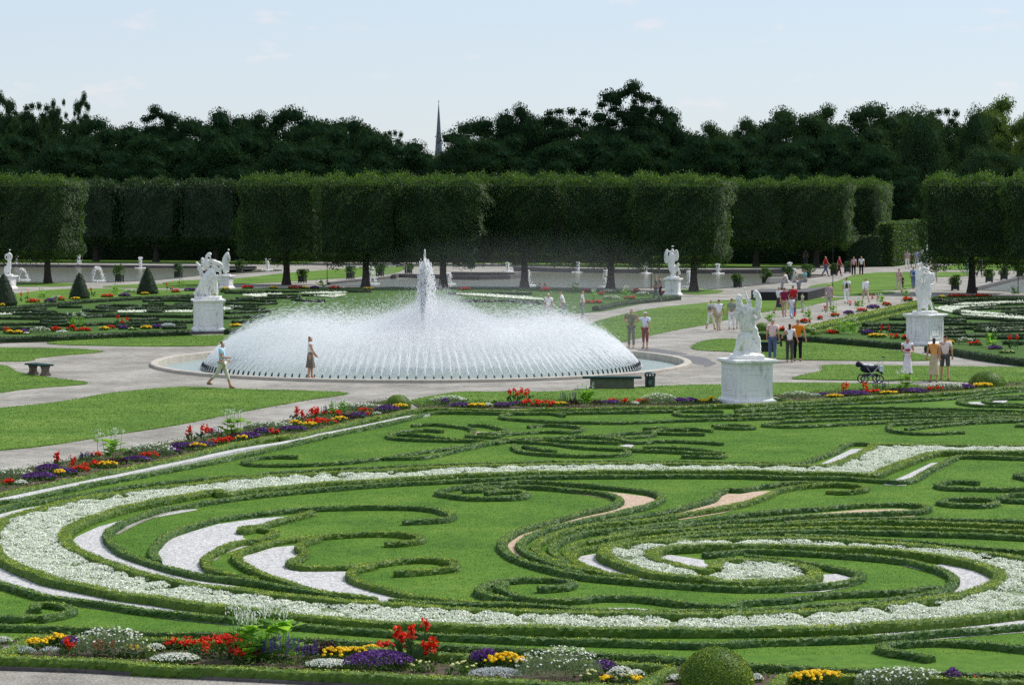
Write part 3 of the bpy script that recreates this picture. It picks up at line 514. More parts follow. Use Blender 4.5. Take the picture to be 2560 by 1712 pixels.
def dome_pts(n, w, dp, h, low=0.0):
    a = rng.uniform(0, 2*pi, n); u = rng.random(n)**.5; x = u*np.cos(a); y = u*np.sin(a); z = (1-u**2*.85)**.5
    z = low+(1-low)*z*rng.uniform(.85, 1.06, n)
    return np.c_[x*w/2, y*dp/2, z*h], unit(np.c_[x, y, np.full(n, .7)])
def clump(kind, p, w, h, d, rz, label, group):
    """one planted clump: leaves and blooms are its parts; d is the level of detail"""
    names = {'red': ('red_flower_clump', 'flowers'), 'yellow': ('yellow_flower_clump', 'flowers'), 'violet': ('violet_flower_clump', 'flowers'), 'white': ('white_flower_clump', 'flowers'), 'pale': ('pale_yellow_flower_clump', 'flowers'),
             'dark': ('dark_leaved_plant', 'plant'), 'salvia': ('blue_salvia_clump', 'flowers'), 'silver': ('silver_leaved_plant', 'plant'), 'canna': ('red_canna_plant', 'flowers'), 'nic': ('white_tobacco_plant', 'flowers'), 'daisy': ('white_daisy_bush', 'flowers')}
    nm, cat = names[kind]; root = empty(nm, (p[0], p[1], .02), rz, label, cat, group)
    dp = min(max(w*.7, .22), .62); w *= 1.28 if d > .6 else 1.0; A = max(w, .15)*dp; k = 1/d; lf = G(); bl = G(); st = None
    def L(n): return max(6, int(n))
    if kind in ('red', 'yellow', 'violet', 'white', 'pale', 'silver', 'dark'):
        P, Nn = dome_pts(L(900*A*d*d+30), w, dp, h*.8, 0); P[:, 2] *= rng.uniform(.2, 1, len(P)); 
        if kind == 'dark': P, Nn = dome_pts(L(1500*A*d*d+40), w, dp, h, .0); P[:, 2] *= rng.uniform(.35, 1, len(P)); cards(lf, P, Nn, .032*k, .8, .5)
        elif kind == 'silver': P, Nn = dome_pts(L(1500*A*d*d+40), w, dp, h, .0); cards(lf, P, Nn, .024*k, .8, .35)
        else: cards(lf, P, Nn, .03*k, .75, .55)
        if kind == 'red':
            c, nn = dome_pts(L(60*A*d+5), w, dp, h, .3); balls(bl, c, .034*k**.5, .7); q = rng.integers(0, len(c), L(520*A*d*d+20)); cards(bl, c[q]+rng.normal(0, .03, (len(q), 3)), nn[q], .026*k, .6, .8)
        elif kind == 'yellow': c, nn = dome_pts(L(190*A*d+8), w, dp, h, .35); balls(bl, c, .031*k**.6, .75)
        elif kind == 'pale': c, nn = dome_pts(L(60*A*d+4), w, dp, h, .3); balls(bl, c, .026*k**.5, .6)
        elif kind == 'violet': c, nn = dome_pts(L(2100*A*d*d+60), w, dp, h, .15); cards(bl, c, nn, .021*k, .55, .8)
        elif kind == 'white': c, nn = dome_pts(L(1700*A*d*d+50), w, dp, h, .1); cards(bl, c, nn, .019*k, .5, .8)
    elif kind == 'salvia':
        n = L(90*A*d+5); b = np.c_[rng.uniform(-w/2, w/2, n), rng.uniform(-dp/2, dp/2, n)]; P = np.c_[np.repeat(b, 14, 0), np.tile(np.linspace(0, .5*h, 14), n)]
        cards(lf, P+rng.normal(0, .02, P.shape), unit(rng.normal(size=P.shape)), .024*k, .9, .4)
        hs = rng.uniform(.75, 1.05, n)*h; m_ = L(16*d+3); t = np.tile(np.linspace(.5, 1, m_), n); P = np.c_[np.repeat(b, m_, 0)+rng.normal(0, .006, (n*m_, 2)), t*np.repeat(hs, m_)]
        cards(bl, P, unit(rng.normal(size=P.shape)), .014*k**.7, .9, .9)
    elif kind == 'daisy':
        P, Nn = dome_pts(L(3400*A*d*d+60), w, dp, h*.93, 0); P[:, 2] *= rng.uniform(.45, 1, len(P)); cards(lf, P, Nn, .034*k, .85, .16)
        c, nn = dome_pts(L(260*A*d+14), w, dp, h*1.03, .25); cards(bl, c, nn*[.3, .3, 1], .021*k**.6, .3, .95)
    elif kind == 'canna':
        n = max(2, int(3*d+1)); top = []
        for i in range(n*3):
            a = rng.uniform(0, 2*pi); b = np.array([rng.normal(0, w*.16), rng.normal(0, .06), rng.uniform(.05, .35)*h]); d_ = np.array([cos(a)*.55, sin(a)*.4, 1.0]); d_ /= np.linalg.norm(d_); ln = h*rng.uniform(.3, .45); s_ = np.cross(d_, [sin(a), -cos(a), .2]); s_ /= np.linalg.norm(s_)
            c1 = b+d_*ln*.5; c2 = b+d_*ln*.9+np.array([cos(a), sin(a), 0])*ln*.22; wd = ln*.2
            lf.add([b, c1-s_*wd, c2, c1+s_*wd, c1+np.array([0, 0, .01])], [[0, 1, 4], [1, 2, 4], [2, 3, 4], [3, 0, 4]], rng.random())
        for i in range(max(1, n-1)):
            b = np.array([rng.normal(0, w*.1), 0, 0]); t = np.array([b[0]+rng.normal(0, w*.08), rng.normal(0, .05), h*(1 if i == 0 else rng.uniform(.75, .95))]); tube(lf, [b, (b+t)/2, t], .008*k**.7, 4)
            q = rng.normal(size=(int(26*d+8), 3))*np.array([.032, .032, .055])*k**.3+t-[0, 0, .06]; cards(bl, q, unit(rng.normal(size=q.shape)), .036*k**.4, .9, .75)
    elif kind == 'nic':
        n = int(34*d+12)
        for i in range(n):
            a = rng.uniform(0, 2*pi); z0 = rng.uniform(.02, .62)*h; b = np.array([rng.normal(0, w*.13), rng.normal(0, .07), z0]); o_ = np.array([cos(a), sin(a)*.7, .45]); ln = np.clip(w*rng.uniform(.28, .46), .17, .32); s_ = np.array([-sin(a), cos(a), .1]); c1 = b+o_*ln*.55; c2 = b+o_*ln-np.array([0, 0, ln*.15]); wd = ln*.36
            lf.add([b, c1-s_*wd, c2, c1+s_*wd, c1+np.array([0, 0, .012])], [[0, 1, 4], [1, 2, 4], [2, 3, 4], [3, 0, 4]], rng.random())
        st = G()
        for i in range(max(3, int(6*d+2))):
            b = np.array([rng.normal(0, w*.16), rng.normal(0, .08), .1*h]); t = b+np.array([rng.normal(0, w*.06), rng.normal(0, .03), h*rng.uniform(.78, .9)]); tube(lf, [b, (b+t)/2, t], .006*k**.7, 3)
            m_ = int(14*d+6); c = t+np.c_[rng.normal(0, .055, m_), rng.normal(0, .05, m_), rng.uniform(-.16, .03, m_)]
            cards(bl, c, unit(rng.normal(size=c.shape)), .030*k**.5, .9, .35, tdir=np.tile([0, 0, -1.], (m_, 1))+unit(rng.normal(size=c.shape))*.6)
    lm = {'canna': 'canna', 'nic': 'bright', 'daisy': 'grey', 'silver': 'silver', 'dark': 'dark'}.get(kind, 'leaf')
    bm = {'canna': 'red', 'nic': 'white', 'daisy': 'white'}.get(kind, kind)
    lf.obj('foliage', FM[lm], root)
    if bl.V: bl.obj('blossoms', FM[bm], root)
    return root
DEFH = {'red': .26, 'yellow': .20, 'white': .12, 'violet': .24, 'dark': .33, 'pale': .18, 'silver': .13, 'salvia': .5, 'daisy': .42, 'canna': .9, 'nic': 1.1}
DEFW = {'canna': .45, 'nic': .6, 'red': .5, 'yellow': .4, 'white': .5, 'violet': .5, 'dark': .45, 'pale': .4, 'silver': .5, 'salvia': .4, 'daisy': .7}
DESC = {'red': 'low red bedding flowers', 'yellow': 'low golden yellow flowers', 'white': 'low white edging flowers', 'violet': 'purple flower mound', 'dark': 'dark purple leafy plant', 'pale': 'pale yellow flowers', 'silver': 'silvery white leafy plant',
        'salvia': 'blue-violet flower spikes', 'daisy': 'bush of small white daisies', 'canna': 'tall canna with red blooms', 'nic': 'tall tobacco plant with white blooms'}
ORD = ['', 'first', 'second', 'third', 'fourth', 'fifth', 'sixth', 'seventh', 'eighth', 'ninth', 'tenth', 'eleventh', 'twelfth', 'thirteenth', 'fourteenth', 'fifteenth', 'sixteenth', 'seventeenth', 'eighteenth', 'nineteenth', 'twentieth']
def border(name, s, d):
    L = []; fr = 'F'; kind = None
    for t in s.split():
        if t in FR: fr = t; continue
        if t in DEFH: kind = t; continue
        q = [float(a) for a in t.split(',')]; sc = FR[fr][2]; u, v = fx(fr, q[0], q[1]); pm = (v-480)/7.3
        w_ = q[2]*sc/pm if len(q) > 2 and q[2] else DEFW[kind]*(.8 if d < .6 else 1); h_ = (q[1]-q[3])*sc/pm if len(q) > 3 else DEFH[kind]*(rng.uniform(.9, 1.15))
        L.append((kind, u, v, w_, h_))
    cnt = {}
    for a in sorted(L, key=lambda a: a[1]): cnt[a[0]] = cnt.get(a[0], 0)+1
    seen = {}
    for kind, u, v, w_, h_ in sorted(L, key=lambda a: a[1]):
        seen[kind] = seen.get(kind, 0)+1; i, n = seen[kind], cnt[kind]
        where = 'the only such' if n == 1 else (ORD[i]+' such from left')
        clump(kind, at(u, v), w_, h_, d, rng.uniform(-.3, .3), '%s in the %s, %s' % (DESC[kind], name, where), 'flowers of the '+name)
border('front border', 'P1 white 20,370,140 silver 150,462,260 420,462,150 yellow 320,430,180 480,400,170 violet 600,440,150 daisy 930,480,500,235 red 560,472,110 870,480,150 pale 1060,490,120 yellow 1120,488,70 white 1300,440,130,370 red 1450,425,90,345 1590,420,150,345 pale 1230,490,130 white 1470,525,330 red 1800,480,380,320 2080,500,300,400 2000,545,80 1900,400,230,300 '
 'nic 2080,520,340,30 P2 nic 330,500,430,30 nic 60,490,240,120 salvia 230,530,170,330 370,550,200,290 540,545,180,350 dark 690,490,240,320 yellow 800,535,230,400 960,500,200,400 1110,450,140,385 white 750,578,340 violet 1160,595,470,430 red 1230,450,180,365 canna 1460,570,300,175 1330,550,200,240 1600,520,230,340 pale 1530,612,160 1840,632,150 1920,600,130 1430,560,120 violet 2000,570,140,430 2080,560,150,410 '
 'yellow 2200,600,260,450 silver 2150,655,380 P3 violet 40,560,170,420 yellow 230,600,250,450 silver 150,652,360 daisy 660,680,600,400 violet 1030,640,220,510 white 1180,690,190,560 1310,655,110,590 pale 930,706,140 yellow 1060,700,90,635 1290,690,110,640 pale 1220,715,140 white 1620,690,170,630 P4 white 110,690,80 yellow 620,705,400,600 violet 960,650,160,620 daisy 1300,730,620,570 red 1980,725,170,690 violet 1750,730,120', 1.0)
border('left border', 'U4 red 60,695,130,655 white 170,698,80 daisy 90,650,290,555 violet 320,660,220,590 400,600,180,525 530,620,160,560 yellow 490,635,75 canna 465,560,110,430 salvia 680,500,110,425 canna 590,545,150,480 red 640,585,150,545 780,555,170,510 770,470,80,440 yellow 880,560,130 nic 900,505,230,240 dark 950,525,180,475 violet 1110,505,190,460 red 1220,480,140,435 '
 'pale 1060,455,100 daisy 1230,455,320,355 violet 1390,445,160,390 1490,410,180,350 1640,385,180,345 yellow 1610,415,100 pale 1450,385,80 canna 1565,350,120,210 1645,340,110,212 salvia 1745,305,90,225 red 1700,270,60,245 1780,370,150,315 1875,345,80,312 yellow 1970,345,80 nic 1895,300,250,80 dark 1930,315,130,265 violet 2030,325,160,265 2130,295,110 red 2200,285,120,245 daisy 2180,248,320,175 '
 'U1 violet 560,325,180,280 yellow 580,290,80 700,300,110 red 790,268,210,222 yellow 940,252,100 canna 575,250,90,130 640,245,90,150 725,235,100,140 760,230,80,135 salvia 800,195,60,115 red 840,195,70,165 920,200,60,165 nic 880,190,110,60 965,170,90,60 dark 985,230,150,180 violet 1090,215,130,170 red 1155,170,85,138 1180,200,40,170 daisy 1130,150,300,95 white 1245,192,60 violet 1330,175,170,110 yellow 1430,148,110', .75)
border('back border', 'U1 daisy 1830,108,250,30 violet 1930,127,170,92 1800,120,60 yellow 2060,132,130,95 white 2150,128,60,92 violet 2270,128,120,90 pale 2200,100,50 U2 violet 60,118,110,88 170,115,120,80 canna 120,95,90,-30 175,95,110,-20 260,90,100,-15 red 300,120,160,70 410,124,130,75 yellow 520,118,120,85 salvia 600,100,110,5 dark 620,118,100,60 nic 740,95,190,-70 dark 820,115,100,65 violet 930,105,140,70 '
 'red 950,85,80,62 1060,112,80,65 1200,105,90,62 white 1130,110,60 daisy 1320,104,230,12 violet 1480,95,160,50 1580,90,110,50 yellow 1680,92,90,62 1750,90,50 U3 daisy 500,115,190,62 silver 640,108,90,80 violet 720,106,100,75 yellow 800,114,120,88 violet 960,103,220,58 canna 900,85,120,0 1030,85,120,-5 red 1120,88,150,55 yellow 1250,92,120,58 dark 1300,78,150,35 salvia 1180,60,100,-20 nic 1390,60,160,-130 violet 1450,78,200,38 red 1620,62,110,30 daisy 1700,55,230,-10 violet 1870,48,130,5 yellow 2010,32,160,-5', .75)
FARB = {'far left border': 'E3 red 60,862,60 yellow 90,868,70 170,868,90 white 240,868,60 violet 220,858,80 daisy 365,860,190,798 red 510,845,100 white 570,852,110 red 650,838,90 750,838,160,810 nic 670,800,110,660 750,805,110,662 yellow 950,832,90 red 1000,820,100,790 canna 1090,800,70,695 1160,800,70,712 1120,805,60,730 violet 1130,825,90 pale 1220,832,90 yellow 1340,822,110 silver 1540,815,170,765 violet 1440,818,100 E1 yellow 770,735,110,705',
 'distant left border': 'E3 yellow 20,615,50 red 300,580,140,545 canna 195,575,70,490 250,560,60,478 nic 390,545,110,420 violet 460,575,120 daisy 520,560,90 red 560,562,60 yellow 690,552,90 canna 845,530,70,440 red 980,530,120,500 nic 1050,505,110,390 violet 1140,522,120 daisy 1190,490,120,455 yellow 1325,508,80 canna 1540,480,60,395 1590,490,60,440 red 1610,485,90,458 nic 1655,450,110,350 violet 1740,472,110 yellow 2060,462,80 red 2270,440,110,420',
 'distant middle border': 'E1 red 870,408,90,388 yellow 1080,412,80 red 1270,412,130,388 yellow 1350,412,60 nic 1490,400,150,320 violet 1430,414,80 red 1600,415,100,392 yellow 1880,420,90 E2 red 350,425,100,400 1010,435,90 canna 950,410,60,365 1015,405,50,365 nic 1265,430,120,340 red 1365,440,80,415 1430,535,160,512 1485,468,40 1720,500,110,474 daisy 1570,510,150,465 1540,450,140,415 nic 1420,510,80,405 nic 1680,480,90,380 daisy 1830,470,120,435 red 1780,440,60 2005,462,60,435',
 'distant diagonal border': 'D nic 480,610,110,520 red 570,670,60,645 canna 655,575,60,540 nic 760,590,140,480 red 740,610,90,585 850,588,40 canna 890,540,50,488 nic 945,560,100,440 red 960,565,60,540 canna 1070,490,50,448 1110,490,50,455 nic 1140,500,100,420 red 1155,528,80,500 violet 1060,548,80 nic 1300,470,110,390 canna 1235,440,40,410 1275,440,40,412 red 1340,485,70,460 violet 1240,505,100 red 1490,450,90,425 nic 1480,430,100,350 canna 1450,395,40,370 daisy 770,680,100,640',
 'far right border': 'D red 935,690,110,668 nic 1010,690,150,560 1085,695,130,560 canna 1290,705,60,628 1355,700,60,632 red 1400,728,80,690 1475,735,60,700 yellow 1270,720,140 violet 1200,700,90 yellow 1800,770,70 daisy 1910,770,120,715 red 1990,778,100,748 nic 2110,790,130,640 violet 2130,805,110,778 canna 2245,810,60,705 2290,800,60,703 pale 2220,835,120 yellow 1745,430,50 red 1850,422,150,400 2020,420,200,402 nic 2270,405,120,330'}
for k, s in FARB.items(): border(k, s, .42)
# ---------------------------------------------------------------- clipped domes and pyramids
def topiary(name, cat, u, v, prof, leaf, dens, mat, label, group, z0=0):
    g = G(); p = at(u, v); n = 28; prof = np.array(prof); lathe(g, [(max(r*.95, .001), z) for r, z in prof], (0, 0, z0), n, rnd=.08)
    sg = np.linalg.norm(np.diff(prof, axis=0), axis=1); ar = sg*(prof[1:, 0]+prof[:-1, 0])*pi; cn = (ar*dens).astype(int)
    for i in range(len(prof)-1):
        t = rng.random(cn[i])[:, None]; q = prof[i]*(1-t)+prof[i+1]*t; a = rng.uniform(0, 2*pi, cn[i]); tg = prof[i+1]-prof[i]; nr, nz_ = tg[1], -tg[0]
        nn = unit(np.c_[nr*np.cos(a), nr*np.sin(a), np.full(cn[i], nz_)]); P = np.c_[q[:, 0]*np.cos(a), q[:, 0]*np.sin(a), q[:, 1]+z0]+nn*rng.normal(0, leaf*.6, cn[i])[:, None]; cards(g, P, nn, leaf, .6, .5)
    o = g.obj(name, mat, None, loc=(p[0], p[1], 0)); return tag(o, label, cat, group)
def sph(r, zc, zs=1.0, n=10): return [(r*cos(a), zc+r*zs*sin(a)) for a in np.linspace(-.5, pi/2-.02, n)]
topiary('clipped_dome', 'topiary', 1790, 1718, sph(.55, .07, .95), .016, 3400, M['box2'], 'big round clipped box dome in the front border', 'clipped domes')
topiary('clipped_dome', 'topiary', 995, 1020, sph(.44, .10, .80), .02, 900, M['box2'], 'round clipped dome at the bed corner between left and back borders', 'clipped domes')
topiary('clipped_dome', 'topiary', 2467, 965, sph(.68, .08, .72), .022, 700, M['box2'], 'wide clipped dome on the lawn edge at the right, behind the yellow flowers', 'clipped domes')
topiary('clipped_dome', 'topiary', 1905, 828, sph(.38, .12, .85), .028, 450, M['box2'], 'small clipped dome at the tip of the distant diagonal border', 'clipped domes')
topiary('clipped_dome', 'topiary', 2356, 849, sph(.2, .1, .85), .025, 450, M['box2'], 'tiny clipped dome at the right foot of the white figure pair pedestal', 'clipped domes')
for u, v, wpx, top, lb in ((10, 766, 66, 684, 'dark clipped yew pyramid cut by the left frame edge'), (199, 748, 52, 681, 'dark clipped yew pyramid between the two others'), (369, 736, 53, 668, 'dark clipped yew pyramid nearest the stooping statue')):
    pm = (v-480)/7.3; R = wpx/2/pm; H = (v-top)/pm
    topiary('yew_pyramid', 'topiary', u, v, [(R*.96, 0), (R, H*.12), (R*.8, H*.35), (R*.56, H*.6), (R*.3, H*.84), (R*.13, H*.97), (.01, H)], .045, 220, M['yew'], lb, 'clipped yew pyramids')
# ---------------------------------------------------------------- distant parterres
def ghost_bed(key, poly):
    sheet(key, pts(poly), .03, M['lawn_far'], thick=.03)
ghost_bed('lawn_bed_far_left', 'E3 -300,930 0,895 500,880 1000,853 1500,838 2300,828 2900,815 E1 2345,700 E2 300,690 1000,640 1500,600 1700,560 2100,480 2130,462 1700,425 900,405 300,398 0,400 E1 2000,400 1400,405 400,415 300,440 0,470 E3 1000,520 300,590 0,620 -300,640')
ghost_bed('lawn_bed_far_right', 'D 395,690 700,706 1000,730 1500,765 1800,800 2100,850 2345,882 2700,920 2700,415 2345,418 1900,410 1690,415 1500,455 1150,545 900,600 640,650 420,660')
FH = {  # near-side borders and the scroll-work seen edge-on: (points, height, width, label)
 'L': [('E3 -200,905 0,888 500,873 1000,850 1500,833 1740,825', .3, .4, 'low box hedge along the front of the far left bed'), ('E1 690,748 900,735 1200,722', .3, .4, 'low box hedge right of the stooping statue pedestal'),
  ('E3 -100,622 0,612 400,585 800,548 1260,520 1760,498', .25, .5, 'box hedge along the distant side of the far left bed'), ('E1 650,420 1000,424 1400,420 1900,420', .2, .4, 'box hedge along the back of the far left bed in the middle'),
  ('E2 1440,560 1700,510 2130,468', .28, .5, 'box hedge edging the far bed below the winged statue')],
 'R': [('D 400,688 700,700 1000,722 1300,745 1480,757', .3, .42, 'box hedge along the front of the far right bed, left of its pedestal'), ('D 1640,775 1800,793 2100,842 2345,872 2600,905', .3, .42, 'box hedge along the front of the far right bed, right of its pedestal'),
  ('D 720,645 900,605 1150,545 1400,490 1580,452', .28, .9, 'broad pale box hedge beside the distant diagonal border'), ('D 800,672 1000,628 1300,565 1560,505', .2, .3, 'thin box hedge inside the broad pale one of the far right bed'), ('D 1680,428 2000,424 2600,428', .25, .4, 'box hedge along the back of the far right bed')]}
for k, L in FH.items():
    for s, h, w_, lb in L:
        P = smooth(pts(s, h), .2); g = hedge_geo(P, w_, h, .2, .045, 110, True); tag(g.obj('box_hedge', M['box2'] if 'pale' in lb else M['boxfar']), lb, 'hedge', 'box hedges of the distant beds')
SC = {'far left': 'E3 530,600 750,600|920,592 1050,588 1250,592|1360,572 1500,572|780,630 900,640 1050,632|1240,610 1400,620 1500,612|1340,635 1450,642 1600,632|0,660 400,665 900,672 1760,690|0,702 500,705 1000,682 1760,688|390,730 500,735 620,725|1195,722 1300,718 1440,712|0,640 200,632 500,650|400,610 300,632 480,645|900,600 1100,620 1300,605|1630,540 1760,548|0,760 300,755 600,765 1000,752 1400,742 1760,735|0,800 200,795 500,790|1000,775 1300,772 1700,765|1500,790 1700,785|1460,525 1650,518 1760,522|200,690 700,692|E1 680,430 900,432 1000,428|650,500 800,495 1100,500|700,520 900,528 1100,518|760,545 950,548|780,480 1000,475 1300,470|1040,455 1300,452 1600,455|700,600 900,590 1050,585|745,675 850,672 900,668|680,640 900,630 1000,622|650,550 900,565 1000,560|1250,490 1500,500|0,500 200,495 390,500|0,540 150,545 400,535|270,530 400,525|40,560 200,562 400,560|20,585 100,588 250,580|0,625 400,630|E2 200,440 500,436 900,440|300,500 700,500 1000,520',
      'far right': 'D 1360,568 1470,568|1180,613 1300,608 1500,612|1150,640 1350,636 1500,640|1740,575 1820,578 1900,575|1740,602 2000,605 2345,602|1730,640 1900,632 2100,640 2345,632|1750,690 2000,688 2345,686|1740,665 1900,660|1990,650 2150,655 2345,650|2345,505 2230,512 2210,520 2345,532|2345,485 2000,495 1860,512 1900,530 2345,552|1700,450 1850,455 2100,448|1750,440 1900,437|2050,440 2345,445|1740,720 1850,722 2000,718|1750,575 1900,590|2000,620 2345,622|1380,652 1440,660|1150,655 1250,668|2100,700 2345,705|1800,478 2000,468 2345,455|2200,740 2345,745|1700,560 2000,562 2345,585'}
for bed, s in SC.items():
    fr = 'F'; gname = 'scroll hedges of the %s bed' % bed
    for item in s.split('|'):
        if item[0] in 'DE': fr = item.split()[0]; item = item[len(fr):]
        P = smooth(pts(fr+' '+item, .2), .25); g = hedge_geo(P, .45, .2, .25, .05, 70, True)
        tag(g.obj('box_hedge', M['boxfar']), 'low dark box hedge strip of the scroll pattern in the %s bed' % bed, 'hedge', gname)
polys = [pts(a) for a in ('D 1690,512 1900,478 2400,458 2400,474 1950,497 1845,512 1930,533 2400,578 2400,592 1900,560', 'E1 820,474 1000,466 1170,462 1100,474 950,484', 'E1 668,578 740,570 830,575 740,588 668,598', 'E1 1420,478 1560,472 1700,470 1600,488', 'E1 1290,456 1500,451 1710,449 1600,456',
   'E2 250,462 500,466 900,495 1050,514 900,508 500,480', 'E3 0,690 300,686 320,692 0,697', 'E3 1080,668 1300,666 1760,665 1760,672 1080,675', 'D 1285,540 1400,508 1515,488 1515,494 1400,520 1295,545')]
for i, P in enumerate(polys):
    g = G(); lo, hi = P.min(0), P.max(0); q = rng.uniform(lo, hi, (int(np.prod(hi-lo)*90)+40, 2)); q = q[inpoly(q, P)]; 
    g.add(np.c_[P, np.full(len(P), .09)], np.array(tessellate_polygon([[Vector((p[0], p[1], 0)) for p in P]])), .3)
    cards(g, np.c_[q, rng.uniform(.10, .17, len(q))], np.tile([0, 0, 1.], (len(q), 1)), .07, .5, .8)
    tag(g.obj('white_flower_band', M['alyssum']), 'white flower bands drawn through the distant parterre beds', 'flower bed', kind='stuff')
# ---------------------------------------------------------------- pools and dark kerbs
def pool(poly, name='pool_water'): sheet(name, pts(poly), .03, M['pool'])
pool('E3 -300,246 0,250 2345,268 2300,290 1850,325 1450,368 950,390 0,387 -300,387')
pool('E1 480,262 780,250 1150,250 1160,258 760,285 480,300')
pool('E1 1500,382 1700,362 1900,345 2080,328 2345,322 E2 200,330 200,275 750,270 1500,280 2345,285 D 400,250 900,252 860,268 700,292 500,322 230,347 0,367 E2 2345,402 1500,407 800,398 300,397 0,400')
pool('D 2030,368 2200,325 2345,288 2700,220 2700,400 2345,388')
def kerb(s, h, w_, mat, label):
    P = pts(s); g = G()
    for a, b in zip(P[:-1], P[1:]):
        d = b-a; L = np.linalg.norm(d); c = (a+b)/2; boxg(g, (c[0], c[1], 0), (L+.02, w_, h), math.atan2(d[1], d[0]))
    return tag(g.obj('pool_kerb', mat), label, 'kerb', 'stone kerbs of the pools')
kerb('E3 -300,243 0,246 800,253 1300,258 2345,266', .28, .4, M['stone_dark'], 'dark stone kerb along the back of the left pool')
kerb('E2 760,262 1500,278 2345,284 D 400,248 640,245', .40, .4, M['stone_dark'], 'dark stone kerb along the back of the wide middle pool')
kerb('D 880,262 700,292 500,322 230,347', .08, .3, M['stone_dark'], 'low kerb between the middle pool and the gravel path')
kerb('D 1990,372 2030,362 2345,283 2700,208', .25, .35, M['stone_dark'], 'dark kerb along the back of the right-hand pool')
kerb('E1 1545,376 1700,358 1900,340 2080,322', .2, .3, M['stone_dark'], 'dark kerb on the left corner of the middle pool')
kerb('E1 2090,325 2120,316 2345,320 E2 200,325 240,332 450,336 700,330 800,320 760,308 240,300', .35, .4, M['stone_dark'], 'rounded purple-brown kerb of the small basin in the middle pool')
# ---------------------------------------------------------------- clipped lime trees
def lime_crown(wx, dy, z0, z1, n, leaf, seed):
    r = np.random.default_rng(seed); g = G(); H = z1-z0
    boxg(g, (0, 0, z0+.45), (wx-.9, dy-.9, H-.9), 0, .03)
    fr_ = np.array([wx*H, wx*H, dy*H, dy*H, wx*dy*1.3, wx*dy*.6]); cn = (fr_/fr_.sum()*n).astype(int)
    ph = r.random(12)*6
    for f in range(6):
        m_ = cn[f]; a = r.uniform(-.5, .5, m_); b = r.uniform(-.5, .5, m_)
        if f < 2: s = 1 if f else -1; P = np.c_[a*wx, np.full(m_, s*dy/2), z0+(b+.5)*H]; Nn = np.tile([0, s*1., .1], (m_, 1))
        elif f < 4: s = 1 if f == 3 else -1; P = np.c_[np.full(m_, s*wx/2), a*dy, z0+(b+.5)*H]; Nn = np.tile([s*1., 0, .1], (m_, 1))
        else: s = 1 if f == 4 else -1; P = np.c_[a*wx, b*dy, np.full(m_, z1 if f == 4 else z0)]; Nn = np.tile([0, 0, s*1.], (m_, 1))
        bump = .22*np.sin(P[:, 0]*2.1+ph[0]+P[:, 2]*.9)+.18*np.sin(P[:, 2]*2.3+ph[1]+P[:, 1]*1.3)+.10*np.sin(P[:, 0]*4.7+P[:, 2]*5.3+ph[2])
        # round the corners
        q = P.copy(); q[:, 2] = (q[:, 2]-z0)/H*2-1; e = np.sort(np.abs(np.c_[q[:, 0]/(wx/2), q[:, 1]/(dy/2), q[:, 2]]), 1)[:, 1]; rd = np.clip(e-.82, 0, 1)/.18
        P = P+Nn*(bump+r.normal(0, .10, m_)-.6*rd**2)[:, None]
        if f == 4: P[:, 2] += (r.random(m_) < .25)*r.uniform(0, .42, m_)
        if f == 5: P[:, 2] -= r.uniform(0, .45, m_)*(r.random(m_) < .6)
        td = np.tile([0, 0, -1.], (m_, 1))+Nn*.6 if f < 4 else None
        if f == 4: td = np.tile([0, 0, 1.], (m_, 1))+r.normal(size=(m_, 3))*.5
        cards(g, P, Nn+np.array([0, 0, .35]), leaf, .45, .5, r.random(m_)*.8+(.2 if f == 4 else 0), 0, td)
    return g
def trunk_geo(h, r0, r1, branches=0, bh=1.5, seed=1):
    r = np.random.default_rng(seed); g = G(); k = 7; z = np.linspace(-.05, h, k); x = np.cumsum(r.normal(0, .03, k)); y = np.cumsum(r.normal(0, .03, k)); rr = np.linspace(r0, r1, k); rr[0] *= 1.45; rr[1] *= 1.1
    tube(g, np.c_[x-x[0], y-y[0], z], rr, 9)
    for i in range(branches):
        a = r.uniform(0, 2*pi); tube(g, [[0, 0, h*.75], [cos(a)*bh*.4, sin(a)*bh*.4, h*1.0], [cos(a)*bh, sin(a)*bh, h*1.25]], [r1*.6, r1*.45, r1*.25], 6)
    return g
LW, LD = 6.2, 4.2
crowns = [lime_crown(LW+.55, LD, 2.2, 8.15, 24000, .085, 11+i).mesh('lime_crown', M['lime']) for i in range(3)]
crownsb = [lime_crown(LW+.3, LD, 2.2, 8.15, 8500, .14, 21+i).mesh('lime_crown_back', M['lime_shaded']) for i in range(2)]
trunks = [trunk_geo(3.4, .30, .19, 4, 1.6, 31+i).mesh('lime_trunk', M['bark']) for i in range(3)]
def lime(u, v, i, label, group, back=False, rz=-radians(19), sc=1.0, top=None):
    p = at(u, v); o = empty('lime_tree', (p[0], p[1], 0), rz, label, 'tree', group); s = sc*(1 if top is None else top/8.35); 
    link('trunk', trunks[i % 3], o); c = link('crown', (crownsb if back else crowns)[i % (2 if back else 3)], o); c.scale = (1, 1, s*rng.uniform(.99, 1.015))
    if i % 2: c.rotation_euler = (0, 0, pi)
    return o
ft = [(-70, 707, 'box-clipped lime tree cut by the left frame edge'), (120, 709, 'box-clipped lime tree standing alone left of the dark gap'), (716, 712, 'leftmost lime tree of the long middle row, leaning dark trunk'), (914, 718, 'second lime tree of the long middle row, behind the small jet'),
      (1108, 720, 'third lime tree of the long middle row, behind the central fountain jet'), (1311, 718, 'fourth lime tree of the long middle row, in the drifting mist'), (1526, 722, 'fifth lime tree of the long middle row, left of the winged statue'), (1734, 728, 'end lime tree of the long middle row with a bright sunlit right side'),
      (2429, 733, 'box-clipped lime tree right of the green gap'), (2640, 740, 'box-clipped lime tree cut by the right frame edge')]
